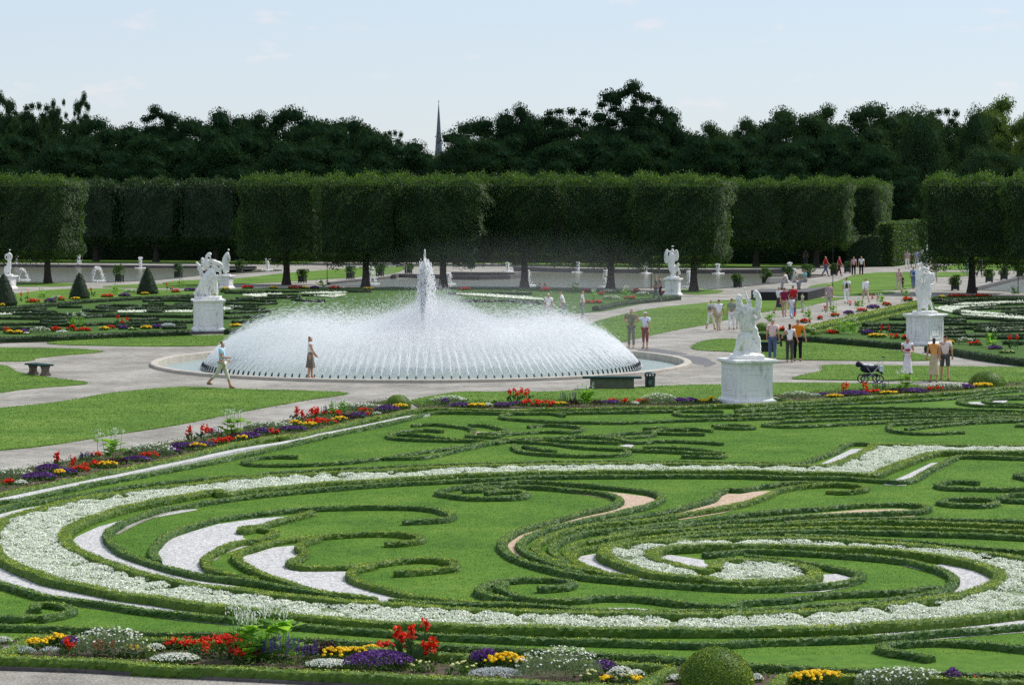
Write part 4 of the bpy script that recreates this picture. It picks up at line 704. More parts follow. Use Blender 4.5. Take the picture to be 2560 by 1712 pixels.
for i, (u, v, lb) in enumerate(ft):
    t_ = lime(u, v, i, lb, 'front row of clipped lime trees')
    if u in (120, 1734):
        for c_ in t_.children:
            if c_.name.startswith('crown'): c_.location = (-.95, 0, 0)
us = list(range(-60, 700, 150))+list(range(690, 2100, 150))
for i, u in enumerate(sorted(us)):
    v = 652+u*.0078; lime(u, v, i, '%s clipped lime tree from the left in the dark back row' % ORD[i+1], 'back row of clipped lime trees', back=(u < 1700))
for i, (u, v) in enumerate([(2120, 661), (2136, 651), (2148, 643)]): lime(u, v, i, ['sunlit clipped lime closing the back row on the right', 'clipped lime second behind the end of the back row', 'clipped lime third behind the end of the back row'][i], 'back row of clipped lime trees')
# ---------------------------------------------------------------- tall clipped hedges
def tall_hedge(a, b, h, wd, label, mat, leaf=.12, dens=35):
    a, b = np.asarray(a)[:2], np.asarray(b)[:2]; d = b-a; L = np.linalg.norm(d); c = (a+b)/2; rz = math.atan2(d[1], d[0]); g = G(); boxg(g, (0, 0, 0), (L-.3, wd-.3, h-.15), 0, .05)
    n = int((2*L*h+2*wd*h+L*wd)*dens); f = rng.choice(5, n, p=np.array([L*h, L*h, wd*h, wd*h, L*wd])/(2*L*h+2*wd*h+L*wd)); a_ = rng.uniform(-.5, .5, n); b_ = rng.random(n)
    P = np.zeros((n, 3)); Nn = np.zeros((n, 3))
    for k, (ax, s) in enumerate(((1, -1), (1, 1), (0, -1), (0, 1))):
        m_ = f == k
        if ax: P[m_] = np.c_[a_[m_]*L, np.full(m_.sum(), s*wd/2), b_[m_]*h]; Nn[m_] = [0, s, .15]
        else: P[m_] = np.c_[np.full(m_.sum(), s*L/2), a_[m_]*wd, b_[m_]*h]; Nn[m_] = [s, 0, .15]
    m_ = f == 4; P[m_] = np.c_[a_[m_]*L, (b_[m_]-.5)*wd, np.full(m_.sum(), h)]; Nn[m_] = [0, 0, 1]
    P += Nn*rng.normal(0, .06, n)[:, None]; cards(g, P, Nn, leaf, .45, .6)
    o = g.obj('clipped_hedge', mat, None, loc=(c[0], c[1], 0)); o.rotation_euler = (0, 0, rz); return tag(o, label, 'hedge', 'tall clipped hedges')
A_, B_ = np.array([.326, .946]), np.array([.946, -.326])
p0 = at(2235, 667)[:2]
tall_hedge(p0-B_*.8, p0-B_*.8+A_*20, 4.3, 1.6, 'tall clipped hedge wall with its right face in full sun', M['lime'], .12, 45)
tall_hedge(p0-B_*4.4-A_*.6, p0-B_*1.0-A_*.6, 3.0, 1.2, 'dark clipped hedge block left of the sunlit hedge wall', M['lime_shaded'])
q0 = at(2150, 628)[:2]; tall_hedge(atY(2120, 600, 335)[:2], atY(2420, 600, 330)[:2], 7.8, 3, 'high dark clipped hedge closing the gap between the lime blocks', M['lime_shaded'], .2, 14)
tall_hedge(atY(-200, 600, 281)[:2], atY(2130, 600, 259)[:2], 5.0, 2, 'long dark clipped hedge under the back row of limes', M['lime_shaded'], .18, 12)
tall_hedge(atY(2330, 600, 262)[:2], atY(2800, 600, 255)[:2], 1.0, 1, 'low clipped hedge far right behind the strollers', M['lime'], .12, 30)
# ---------------------------------------------------------------- the wood behind
def wood_crown(kind, seed, n, leaf):
    """unit tree (height 1, width 1): many lobes of leaf clusters, gaps between them"""
    r = np.random.default_rng(seed); g = G(); L = []
    def shell(n, cz, rx, rz, p=.5, up=0):
        v = unit(r.normal(size=(n, 3))); v[:, 2] = np.where(v[:, 2] < -.2, v[:, 2]*.5, v[:, 2]); q = r.random(n)**p; return [(a*rx*t, b*rx*.9*t, cz+c*rz*t) for (a, b, c), t in zip(v, q)]
    if kind == 'broad': L = [(x, y, z, r.uniform(.10, .16)) for x, y, z in shell(44, .60, .37, .33, .35)]+[(x, y, z, r.uniform(.14, .2)) for x, y, z in shell(16, .38, .33, .26, .6)]
    elif kind == 'tall': L = [(x, y, z, r.uniform(.075, .12)) for x, y, z in shell(46, .58, .33, .40, .4)]+[(r.uniform(-.26, .26), 0, r.uniform(.78, .95), r.uniform(.05, .08)) for _ in range(9)]+[(x, y, z, .18) for x, y, z in shell(12, .35, .3, .24, .6)]
    elif kind == 'poplar': L = [(r.normal(0, .12)*(1.3-z), r.normal(0, .1), z, r.uniform(.16, .24)*(1.2-z*.85)) for z in np.linspace(.1, .95, 34)]
    elif kind == 'beech': L = [(cos(a)*.22*(1.15-z), sin(a)*.2, z, .27*(1.12-z*.62)) for z, a in zip(np.linspace(.15, .83, 16), r.uniform(0, 6.28, 16))]+[(0, 0, .8, .16)]
    L = np.array(L); out_w = 1.0/max(1e-3, (np.abs(L[:, 0])+L[:, 3]).max()*2)
    ar = L[:, 3]**2; cn = (ar/ar.sum()*n).astype(int); zs = .62 if kind != 'beech' else 1.1
    for (x, y, z, q), m_ in zip(L, cn):
        Nn = unit(r.normal(size=(m_, 3))); k = r.uniform(.66, 1.16, m_)[:, None]; zc = q*zs*.75
        P = np.array([x, y, z])+Nn*q*k*np.array([1, 1, zs*.75]); P[:, 0] *= out_w
        P[:, 2] += .0; cards(g, P, Nn, leaf, .8, .7, r.random(m_)*.85)
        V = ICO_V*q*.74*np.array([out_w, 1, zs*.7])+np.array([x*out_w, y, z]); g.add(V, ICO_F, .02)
    return g
def tw(seed): 
    g = G(); tube(g, [[0, 0, 0], [.01, 0, .3], [0, .01, .6], [.0, 0, .85]], [.035, .025, .015, .006], 7)
    r = np.random.default_rng(seed)
    for i in range(7): a = r.uniform(0, 6.28); z = r.uniform(.25, .6); tube(g, [[0, 0, z], [cos(a)*.12, sin(a)*.12, z+.12], [cos(a)*.26, sin(a)*.26, z+.22]], [.013, .009, .004], 5)
    return g.mesh('wood_trunk', M['bark'])
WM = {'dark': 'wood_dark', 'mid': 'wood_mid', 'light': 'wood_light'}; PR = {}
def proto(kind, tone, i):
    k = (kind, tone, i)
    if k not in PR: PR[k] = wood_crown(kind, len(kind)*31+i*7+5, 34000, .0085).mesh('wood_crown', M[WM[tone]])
    return PR[k]
wt = [tw(1), tw(2)]
# (kind, tone, x, top y, width, distance) in the V1 / V2 frames
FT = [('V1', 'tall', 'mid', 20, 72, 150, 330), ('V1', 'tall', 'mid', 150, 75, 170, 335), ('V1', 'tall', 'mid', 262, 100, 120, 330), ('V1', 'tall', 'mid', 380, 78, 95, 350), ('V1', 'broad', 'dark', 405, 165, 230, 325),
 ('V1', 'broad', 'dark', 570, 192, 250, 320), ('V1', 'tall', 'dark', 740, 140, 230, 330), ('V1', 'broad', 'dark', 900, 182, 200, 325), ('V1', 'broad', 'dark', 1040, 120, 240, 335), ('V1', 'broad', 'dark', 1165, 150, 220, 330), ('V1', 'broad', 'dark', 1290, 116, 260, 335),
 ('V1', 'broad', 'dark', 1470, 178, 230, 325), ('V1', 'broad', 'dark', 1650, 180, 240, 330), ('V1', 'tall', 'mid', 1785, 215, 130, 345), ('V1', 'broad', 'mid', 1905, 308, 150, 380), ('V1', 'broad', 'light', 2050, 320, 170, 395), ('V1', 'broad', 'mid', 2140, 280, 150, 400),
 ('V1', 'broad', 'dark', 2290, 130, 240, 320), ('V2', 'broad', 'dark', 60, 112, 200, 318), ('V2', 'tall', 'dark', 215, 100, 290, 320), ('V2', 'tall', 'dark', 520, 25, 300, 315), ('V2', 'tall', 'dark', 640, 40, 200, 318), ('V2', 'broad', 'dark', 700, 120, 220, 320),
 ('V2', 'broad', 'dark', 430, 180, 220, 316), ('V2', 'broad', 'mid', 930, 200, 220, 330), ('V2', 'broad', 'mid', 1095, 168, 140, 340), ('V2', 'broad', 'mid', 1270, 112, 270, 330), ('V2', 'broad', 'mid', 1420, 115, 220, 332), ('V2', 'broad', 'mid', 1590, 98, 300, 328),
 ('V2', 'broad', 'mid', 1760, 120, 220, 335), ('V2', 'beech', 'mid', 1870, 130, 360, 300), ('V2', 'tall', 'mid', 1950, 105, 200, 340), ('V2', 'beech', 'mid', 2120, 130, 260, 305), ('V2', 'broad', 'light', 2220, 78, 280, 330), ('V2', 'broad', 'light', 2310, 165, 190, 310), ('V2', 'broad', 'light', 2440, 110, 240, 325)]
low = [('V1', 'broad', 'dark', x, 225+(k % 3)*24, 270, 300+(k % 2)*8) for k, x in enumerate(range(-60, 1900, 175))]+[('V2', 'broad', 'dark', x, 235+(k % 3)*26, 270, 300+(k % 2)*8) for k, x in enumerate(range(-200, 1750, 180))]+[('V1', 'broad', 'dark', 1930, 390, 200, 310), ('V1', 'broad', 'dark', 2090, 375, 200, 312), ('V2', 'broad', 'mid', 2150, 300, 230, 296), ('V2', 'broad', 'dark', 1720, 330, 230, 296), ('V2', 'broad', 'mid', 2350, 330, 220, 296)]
rs_ = np.random.default_rng(5); FB_ = [('V1', 'broad', 'dark', x, 215+rs_.uniform(-18, 18)-(25 if 900 < x < 1700 else 0), 300, 372) for x in range(330, 1800, 150)]+[('V2', 'broad', 'dark', x, 185+rs_.uniform(-15, 15)+(60 if 780 < x < 1120 else 0), 300, 372) for x in range(-130, 2400, 160)]+[('V1', 'broad', 'mid', x, 150, 280, 372) for x in (0, 130, 260)]
FB2 = sorted([(fx(a[0], a[3], 0)[0], a) for a in FB_], key=lambda t: t[0])
# who is who along the skyline, for the labels
FT2 = sorted([(fx(a[0], a[3], 0)[0], a) for a in FT], key=lambda t: t[0]); low2 = sorted([(fx(a[0], a[3], 0)[0], a) for a in low], key=lambda t: t[0])
TK = {'tall': 'tall ragged-topped tree', 'poplar': 'slim pointed tree', 'broad': 'broad round-topped tree', 'beech': 'dense smooth-crowned tree'}; TT = {'dark': 'dark', 'mid': 'mid-green', 'light': 'light green'}
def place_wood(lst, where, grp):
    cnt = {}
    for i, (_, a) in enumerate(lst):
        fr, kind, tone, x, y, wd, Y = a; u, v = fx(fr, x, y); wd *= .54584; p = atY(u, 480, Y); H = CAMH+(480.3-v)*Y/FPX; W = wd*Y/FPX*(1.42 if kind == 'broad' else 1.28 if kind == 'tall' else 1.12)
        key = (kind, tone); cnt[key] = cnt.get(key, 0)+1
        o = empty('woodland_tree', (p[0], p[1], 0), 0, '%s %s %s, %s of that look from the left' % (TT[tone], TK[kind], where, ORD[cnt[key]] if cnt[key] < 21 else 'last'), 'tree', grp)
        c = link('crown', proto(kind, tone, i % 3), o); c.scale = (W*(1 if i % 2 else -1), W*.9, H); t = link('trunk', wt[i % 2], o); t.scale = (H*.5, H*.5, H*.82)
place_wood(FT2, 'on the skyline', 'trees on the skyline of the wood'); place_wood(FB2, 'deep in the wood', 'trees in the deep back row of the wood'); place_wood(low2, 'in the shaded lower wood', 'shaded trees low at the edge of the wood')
# ---------------------------------------------------------------- church spire far away
p = atY(1097, 480, 1200); g = G(); k = 1200/FPX; z = lambda v: CAMH+(480.3-v)*k
lathe(g, [(1.75, z(386)), (1.35, z(352)), (.95, z(325)), (.5, z(288)), (.12, z(262)), (.05, z(257))], (0, 0, 0), 8)
sp = empty('church_spire', (p[0], p[1], 0), 0, 'slender grey-green church spire rising above the wood', 'church spire'); g.obj('spire', plain((.10, .125, .15), .8), sp)
g = G(); boxg(g, (0, 0, 0), (3.0, 3.0, z(384)), .3); g.obj('tower', plain((.10, .12, .13)), sp)
g = G(); tube(g, [[0, 0, z(258)], [0, 0, z(252)]], .12, 5); balls(g, [[0, 0, z(256)]], .35, 1); g.obj('finial', plain((.2, .2, .18), .4), sp)
# ---------------------------------------------------------------- the bell fountain
def kerb_ring(g, r1, r2, z0, z1, seg, n=6, rnd=None):
    """ring of butted stone blocks"""
    for i in range(seg):
        a0, a1 = 2*pi*i/seg, 2*pi*(i+1)/seg-.0006*8/r2; A = np.linspace(a0, a1, n); q = rng.random(); dz = rng.uniform(-.003, .003)
        P = []
        for r, z in ((r1, z0), (r2, z0), (r2, z1-.02), (r2-.03, z1), (r1+.03, z1), (r1, z1-.02)): P.append(np.c_[FC[0]+r*np.cos(A), FC[1]+r*np.sin(A), np.full(n, z+dz)])
        V = np.vstack(P); F = [[k*n+j, k*n+j+1, ((k+1) % 6)*n+j+1, ((k+1) % 6)*n+j] for k in range(6) for j in range(n-1)]
        g.add(V, F, q); g.add(V[[k*n for k in range(6)]], [[0, 1, 2, 3, 4, 5]], q); g.add(V[[k*n+n-1 for k in range(6)]], [[5, 4, 3, 2, 1, 0]], q)
fo = empty('bell_fountain', (0, 0, 0), 0, 'round bell fountain whose ring of inward jets forms a white dome around a tall jet', 'fountain')
g = G(); kerb_ring(g, RO-RW, RO, -.6, .13, 64); kr = g.obj('basin_kerb', M['stone'], fo)
g = G(); c = circ(RO-.1, 128); 
M['metal_dark'] = plain((.03, .032, .035), .45, .5); 
def droplet_mat(name, c, tr=.45, em=0):
    m, n, o = newmat(name); d = n.nodes.new("ShaderNodeBsdfDiffuse"); d.inputs[0].default_value = c4(c); t = n.nodes.new("ShaderNodeBsdfTranslucent"); t.inputs[0].default_value = c4(c)
    x = n.nodes.new("ShaderNodeMixShader"); x.inputs[0].default_value = tr; n.links.new(d.outputs[0], x.inputs[1]); n.links.new(t.outputs[0], x.inputs[2]); n.links.new(x.outputs[0], o.inputs[0]); return m
M['spray'] = droplet_mat("white_water", (.97, .975, .98), .62)
M['veil'] = droplet_mat("fine_spray", (.96, .97, .98), .5); n_ = M['veil'].node_tree; o_ = [q for q in n_.nodes if q.type == 'OUTPUT_MATERIAL'][0]; s_ = o_.inputs[0].links[0].from_socket
tp = n_.nodes.new("ShaderNodeBsdfTransparent"); mx_ = n_.nodes.new("ShaderNodeMixShader"); mx_.inputs[0].default_value = .25; n_.links.new(tp.outputs[0], mx_.inputs[1]); n_.links.new(s_, mx_.inputs[2]); n_.links.new(mx_.outputs[0], o_.inputs[0])
NJ = 168; ang = (np.arange(NJ)+.3)*2*pi/NJ; order = np.argsort(np.sin(ang)); 
def nozzle(g, i):
    a = ang[i]; p = np.array([FC[0]+RN*cos(a), FC[1]+RN*sin(a), -.17]); d = np.array([-cos(a)*.45, -sin(a)*.45, 1.]); d /= np.linalg.norm(d)
    tube(g, [p-[0, 0, .1], p+[0, 0, .1], p+[0, 0, .12]+d*.05, p+[0, 0, .12]+d*.17], [.035, .035, .045, .028], 6)
for i in order[:100]: g = G(); nozzle(g, i); g.obj('nozzle', M['metal_dark'], fo)
g = G()
for i in order[100:]: nozzle(g, i)
a = np.linspace(0, 2*pi, 120); tube(g, np.c_[FC[0]+RN*np.cos(a), FC[1]+RN*np.sin(a), np.full(120, -.15)], .05, 6)
o = g.obj('nozzle_ring', M['metal_dark'], fo); o['kind'] = 'stuff'
def streaks(g, P, D, ln, wd, rnd=.5):
    """slender four-sided splinters of water centred on P pointing along D"""
    n = len(P); R = unit(rng.normal(size=(n, 3))); s = unit(np.cross(D, R)); s2 = unit(np.cross(D, s)); ln = ln[:, None]; wd = wd[:, None]
    V = np.stack([P-D*ln, P+s*wd, P+D*ln, P-s*wd, P+s2*wd, P-s2*wd], 1).reshape(-1, 3)
    k = np.arange(n)[:, None]*6; F = np.vstack([k+np.array([[0, 1, 2, 3]]), k+np.array([[0, 4, 2, 5]])]); g.add(V, F, rnd)
g = G(); GR_ = 9.81
for sd in (-1, 1):
    per = 400; n = NJ*per; i = np.repeat(np.arange(NJ), per); a = ang[i]
    d = np.c_[-np.cos(a), -np.sin(a)]; sdv = np.c_[-np.sin(a), np.cos(a)]
    jitn = np.repeat(rng.normal(0, .05, NJ), per)
    vz = 5.6*(1+rng.normal(0, .045, n)+jitn+.16*np.clip(rng.normal(0, .6, n), 0, 2)); vr = 5.75*(1+rng.normal(0, .05, n)+jitn*.6); vs = sd*np.repeat(rng.uniform(.05, .42, NJ), per)+np.repeat(rng.normal(0, .12, NJ), per)+rng.normal(0, .10, n)
    T = 2*vz/GR_*.99; u = rng.random(n); t = T*(u**1.3); fz = 1+np.clip(t/T, 0, 1)**2*rng.normal(0, .07, n)
    br = np.clip(t/.55, 0, 1)     # the jet breaks up as it rises
    x = vr*t*(1-.03*t); z = (vz*t-.5*GR_*t*t)*fz; s = vs*t
    P = np.c_[FC[0]+np.cos(a)*RN, FC[1]+np.sin(a)*RN, np.full(n, .0)]+np.c_[d*x[:, None]+sdv*s[:, None], z]+rng.normal(0, 1, (n, 3))*(.004+.11*br**1.5)[:, None]
    P += np.c_[(.05*t**2), .10*t**2, 0*t]   # slight drift with the wind
    D = unit(np.c_[d*vr[:, None]+sdv*vs[:, None], vz-GR_*t]); ln = np.where(br < .5, rng.uniform(.08, .2, n), rng.uniform(.03, .13, n)); wd = np.where(br < .3, .021, rng.uniform(.008, .018, n)*(1-.3*np.clip(t/T, 0, 1)))
    ok = P[:, 2] > -.1; streaks(g, P[ok], D[ok], ln[ok], wd[ok])
# fine droplets hanging over the whole bell, lifted by the wind towards the back
n = 150000; r = (rng.random(n)**.85)*8.0; a = rng.uniform(0, 2*pi, n); top = 3.35*(1-r/9.6)+.05; z = top*rng.random(n)**.8*rng.uniform(.5, 1.1, n)
P = np.c_[FC[0]+r*np.cos(a)+.12*z, FC[1]+r*np.sin(a)+.25*z, z]; streaks(g, P, unit(np.c_[rng.normal(0, .15, (n, 2)), -np.ones(n)]), rng.uniform(.015, .06, n), rng.uniform(.006, .013, n))
# splash ring where the jets land
n = 26000; r = np.abs(rng.normal(0, 2.1, n)); a = rng.uniform(0, 2*pi, n); P = np.c_[FC[0]+r*np.cos(a), FC[1]+r*np.sin(a), -.15+np.abs(rng.normal(0, .16, n))]; streaks(g, P, unit(rng.normal(size=(n, 3))), rng.uniform(.01, .04, n), rng.uniform(.008, .016, n))
o = g.obj('ring_spray', M['veil'], fo); o['kind'] = 'stuff'
# the tall jet
g = G(); n = 8500; h = rng.random(n)**.75*4.75; cw = .03+.07*np.exp(-((h-3.1)/.9)**2); cw *= np.clip((4.95-h)/1.2, .12, 1); a = rng.uniform(0, 2*pi, n); r = np.abs(rng.normal(0, 1, n))*cw
P = np.c_[FC[0]+r*np.cos(a)+.03*h, FC[1]+r*np.sin(a), h]; streaks(g, P, unit(np.c_[rng.normal(0, .12, (n, 2)), np.ones(n)]), rng.uniform(.03, .15, n), rng.uniform(.008, .022, n))
n = 2400; h = rng.random(n)**.8*4.3; a = rng.uniform(0, 2*pi, n); r = .12+rng.random(n)*np.interp(h, [0, 2, 3.6, 4.3], [.5, .42, .24, .08]); P = np.c_[FC[0]+.22+r*np.cos(a), FC[1]+r*np.sin(a), h]
streaks(g, P, unit(np.c_[rng.normal(0, .2, (n, 2)), -np.ones(n)]), rng.uniform(.015, .06, n), rng.uniform(.010, .022, n))
for k in range(26):   # ragged plumes at the top
    a = rng.uniform(0, 2*pi); b = np.array([FC[0]+.14+cos(a)*.14, FC[1]+sin(a)*.14, rng.uniform(3.0, 4.1)]); t = b+np.array([cos(a)*rng.uniform(.02, .2), sin(a)*.1, rng.uniform(.25, .7)]); q = np.linspace(0, 1, 34)[:, None]; P = b*(1-q)+t*q+rng.normal(0, .03, (34, 3)); streaks(g, P, np.tile(unit(t-b), (34, 1)), np.full(34, .06), np.full(34, .015))
o = g.obj('centre_jet', M['spray'], fo)
# mist: closed bodies of faint vapour
def vol_mat(name, dens, col=(.93, .96, 1), noise=None, aniso=.2):
    m, n, o = newmat(name); v = n.nodes.new("ShaderNodeVolumePrincipled"); v.inputs['Color'].default_value = c4(col); v.inputs['Density'].default_value = dens; v.inputs['Anisotropy'].default_value = aniso
    if noise:
        tc = n.nodes.new("ShaderNodeTexCoord"); gr = n.nodes.new("ShaderNodeTexGradient"); gr.gradient_type = 'SPHERICAL'; n.links.new(tc.outputs['Object'], gr.inputs[0])
        nz = N(n, "ShaderNodeTexNoise", Scale=noise, Detail=4.0, Roughness=.6); n.links.new(tc.outputs['Object'], nz.inputs['Vector'])
        a = n.nodes.new("ShaderNodeMath"); a.operation = 'MULTIPLY'; n.links.new(gr.outputs['Fac'], a.inputs[0]); r = n.nodes.new("ShaderNodeMapRange"); r.inputs[1].default_value = .25; r.inputs[2].default_value = .75; n.links.new(nz.outputs[0], r.inputs[0]); n.links.new(r.outputs[0], a.inputs[1])
        b = n.nodes.new("ShaderNodeMath"); b.operation = 'MULTIPLY'; b.inputs[1].default_value = dens; n.links.new(a.outputs[0], b.inputs[0]); n.links.new(b.outputs[0], v.inputs['Density'])
    n.links.new(v.outputs[0], o.inputs['Volume']); return m
def blob(name, c, s, mat, n=24, half=False):
    g = G(); A = np.linspace(0 if half else -pi/2+.02, pi/2-.02, 10); lathe(g, [(cos(x), sin(x)) for x in A], (0, 0, 0), n)
    o = g.obj(name, mat, fo, True, c); o.scale = s; o['kind'] = 'stuff'; return o
VM = vol_mat("bell_mist", .14); 
for k, (r, h) in enumerate(((7.6, .9), (6.6, 1.35), (5.6, 1.75), (4.6, 2.1), (3.6, 2.4), (2.5, 2.7), (1.5, 2.95))): blob('mist', (FC[0]+.15*k, FC[1]+.3*k, .25), (r, r, h), VM, half=True)
VE = vol_mat("drifting_mist", .024, noise=1.2); blob('mist', (FC[0]+4.5, FC[1]+4.5, 1.6), (11, 8, 4.2), VE)
# wet gravel on the lee side
for s in ('D -100,905 0,878 60,885 150,893 60,905 0,935 -80,925', 'D 0,940 80,935 130,945 40,955', 'E2 1850,925 2100,935 2300,965 2345,990 2200,985 2050,960 1800,945'):
    pass
M['wet'] = noisemat("wet_gravel", [(.3, (.07, .062, .055)), (.7, (.16, .145, .13))], [(2, .6), (40, .4)], .45, .4, 60, spec=.5)
for i, s in enumerate(('E2 2120,975 2200,968 2345,985 D 60,890 90,905 10,930 E2 2345,1050 2260,1035 2240,1015', 'E2 1780,925 1900,905 2050,925 2200,960 2100,962 1950,945', 'E3 1700,1040 1800,1030 1960,1030 1930,1042 1780,1048', 'E1 1120,1190 1250,1182 1370,1184 1300,1196')):
    if i == 3: continue
    sheet('wet_patch', smooth(pts(s), .3, True), .006+.001*i, M['wet'])
# ---------------------------------------------------------------- small jets in the pools
M['foam'] = M['spray']
def jet(u, v, h, lean, label):
    p = at(u, v); g = G(); n = 200; t = rng.random(n); z = h*t; w_ = .03+.055*t; P = np.c_[rng.normal(0, 1, n)*w_+lean*t*t*.3, rng.normal(0, 1, n)*w_, z]; streaks(g, P, unit(np.c_[rng.normal(0, .1, (n, 2)), np.ones(n)]), rng.uniform(.04, .12, n), rng.uniform(.018, .04, n))
    n = 90; t = rng.random(n); P = np.c_[lean*.3+lean*.6*t+rng.normal(0, .09, n), rng.normal(0, .08, n), h*(1-t**2)]; streaks(g, P, unit(np.c_[rng.normal(0, .3, (n, 2))+[lean*.5, 0], -np.ones(n)]), rng.uniform(.04, .1, n), rng.uniform(.018, .035, n))
    root = empty('water_jet', (p[0], p[1], .03), 0, label, 'water jet', 'small jets in the pools'); g.obj('jet', M['spray'], root)
    g = G(); n = 200; a = rng.uniform(0, 6.28, n); r = rng.random(n)**.5*.55; streaks(g, np.c_[r*np.cos(a)+lean*.5, r*np.sin(a)*.8, rng.uniform(0, .06, n)], unit(rng.normal(size=(n, 3))), rng.uniform(.03, .08, n), rng.uniform(.02, .04, n)); o = g.obj('splash', M['spray'], root)
JT = [('E3', 145, 242, 95, .1), ('E3', 715, 252, 110, .25), ('E3', 1287, 262, 100, 0), ('E3', 1855, 265, 95, .1), ('E3', 170, 372, 108, .9), ('E3', 848, 380, 132, 1.1), ('E1', 1035, 255, 95, 0), ('E1', 1890, 372, 140, .5), ('E2', 195, 375, 95, .3), ('E2', 700, 268, 75, 0), ('E2', 865, 385, 125, .2),
      ('E2', 1290, 275, 85, 0), ('E2', 1515, 395, 140, .15), ('E2', 1860, 284, 100, 0), ('E2', 2215, 398, 135, .1), ('D', 100, 250, 72, .1), ('D', 630, 216, 48, 0)]
JL = ['small jet at the far left of the left pool', 'small jet in the left pool behind the lone lime tree', 'small jet in the left pool behind the right yew pyramid', 'small jet in the left pool behind the stooping statue', 'arching jet near the left frame edge in the left pool', 'arching jet in the front middle of the left pool', 'small jet standing right of the slim draped statue',
      'jet beside the second lime trunk at the middle pool', 'jet right of the tall central jet in the middle pool', 'thin jet near the small basin in the mist', 'jet just right of the fourth lime trunk', 'thin jet in the back of the middle pool, in the mist', 'jet left of the fifth lime trunk', 'thin jet left of the winged statue', 'jet between the winged statue and the end lime', 'thin jet right of the end lime tree', 'faint jet behind the middle tub plants']
for (fr, x, y, hp, ln), lb in zip(JT, JL):
    u, v = fx(fr, x, y); pm = (v-480)/7.3; jet(u, v, hp*FR[fr][2]/pm, ln, lb)
# ---------------------------------------------------------------- figures: one continuous skinned body
def skin_mesh(name, V, E, R, sub=1, mats=None):
    me = bpy.data.meshes.new(name); me.from_pydata([tuple(v) for v in V], E, []); o = bpy.data.objects.new(name, me); COL.objects.link(o)
    md = o.modifiers.new('s', 'SKIN'); md.use_smooth_shade = True
    for i, r in enumerate(R):
        sv = me.skin_vertices[0].data[i]; sv.radius = r if isinstance(r, (tuple, list)) else (r, r); sv.use_root = (i == 0)
    if sub: ss = o.modifiers.new('b', 'SUBSURF'); ss.levels = sub
    dg = bpy.context.evaluated_depsgraph_get(); dg.update(); ev = o.evaluated_get(dg); m2 = bpy.data.meshes.new_from_object(ev); m2.name = name
    bpy.data.objects.remove(o); bpy.data.meshes.remove(me)
    m2.materials.clear()
    for m in (mats or []): m2.materials.append(m)
    return m2
def dirv(f, a, s): f, a = radians(f), radians(a); return np.array([sin(f)*cos(a), s*sin(a), -cos(f)*cos(a)])
def joints(H=1.72, arms=((0, 8, 15), (0, 8, 15)), legs=((0, 0), (0, 0)), lean=0, turn=0, tilt=0, girth=1.0, sit=False):
    """local frame: +X is forward, +Y is the figure's left; returns joint positions in metres"""
    k = H/1.75; J = {}; ln = radians(lean)
    hipz = .0; ends = []
    for s, (f, b), nm in ((1, legs[0], 'l'), (-1, legs[1], 'r')):
        J['hip'+nm] = np.array([0, s*.095, -.04]); J['knee'+nm] = J['hip'+nm]+dirv(f, 2, s)*.43; J['ank'+nm] = J['knee'+nm]+dirv(f-b, 1, s)*.42
        fd = np.array([cos(radians(min(0, f-b)*.6)), s*.12, -.12 if b < 25 else -.45]); J['toe'+nm] = J['ank'+nm]+unit(fd)*.17+np.array([0, 0, -.045]); J['heel'+nm] = J['ank'+nm]+np.array([-.045, 0, -.06]); ends += [J['ank'+nm][2]-.085, J['toe'+nm][2]-.03]
    lift = -min(ends)
    up = np.array([sin(ln), 0, cos(ln)])
    J['pel'] = np.zeros(3); J['waist'] = up*.15; J['chest'] = up*.36; J['neck'] = up*.53; J['neck2'] = up*.585+np.array([.01, 0, 0])
    t = radians(turn); hd = np.array([cos(t), sin(t), 0]); J['head'] = up*.68+hd*.015+np.array([sin(radians(tilt))*.03, 0, 0]); J['crown'] = J['head']+np.array([0, 0, .085]); J['hd'] = hd; J['chin'] = J['head']+hd*.055+np.array([0, 0, -.075])
    for s, (f, a, b), nm in ((1, arms[0], 'l'), (-1, arms[1], 'r')):
        J['sh'+nm] = up*.475+np.array([0, s*.185, 0]); J['el'+nm] = J['sh'+nm]+dirv(f, a, s)*.29
        bb = b if isinstance(b, (tuple, list)) else (b, 0); J['wr'+nm] = J['el'+nm]+dirv(f+bb[0], a*.4+bb[1], s)*.25; J['hdir'+nm] = dirv(f+bb[0]+8, a*.3+bb[1], s)
    for q in list(J):
        if q not in ('hd', 'hdirl', 'hdirr'): J[q] = (J[q]+np.array([0, 0, lift]))*k
    J['k'] = k; J['g'] = girth; return J
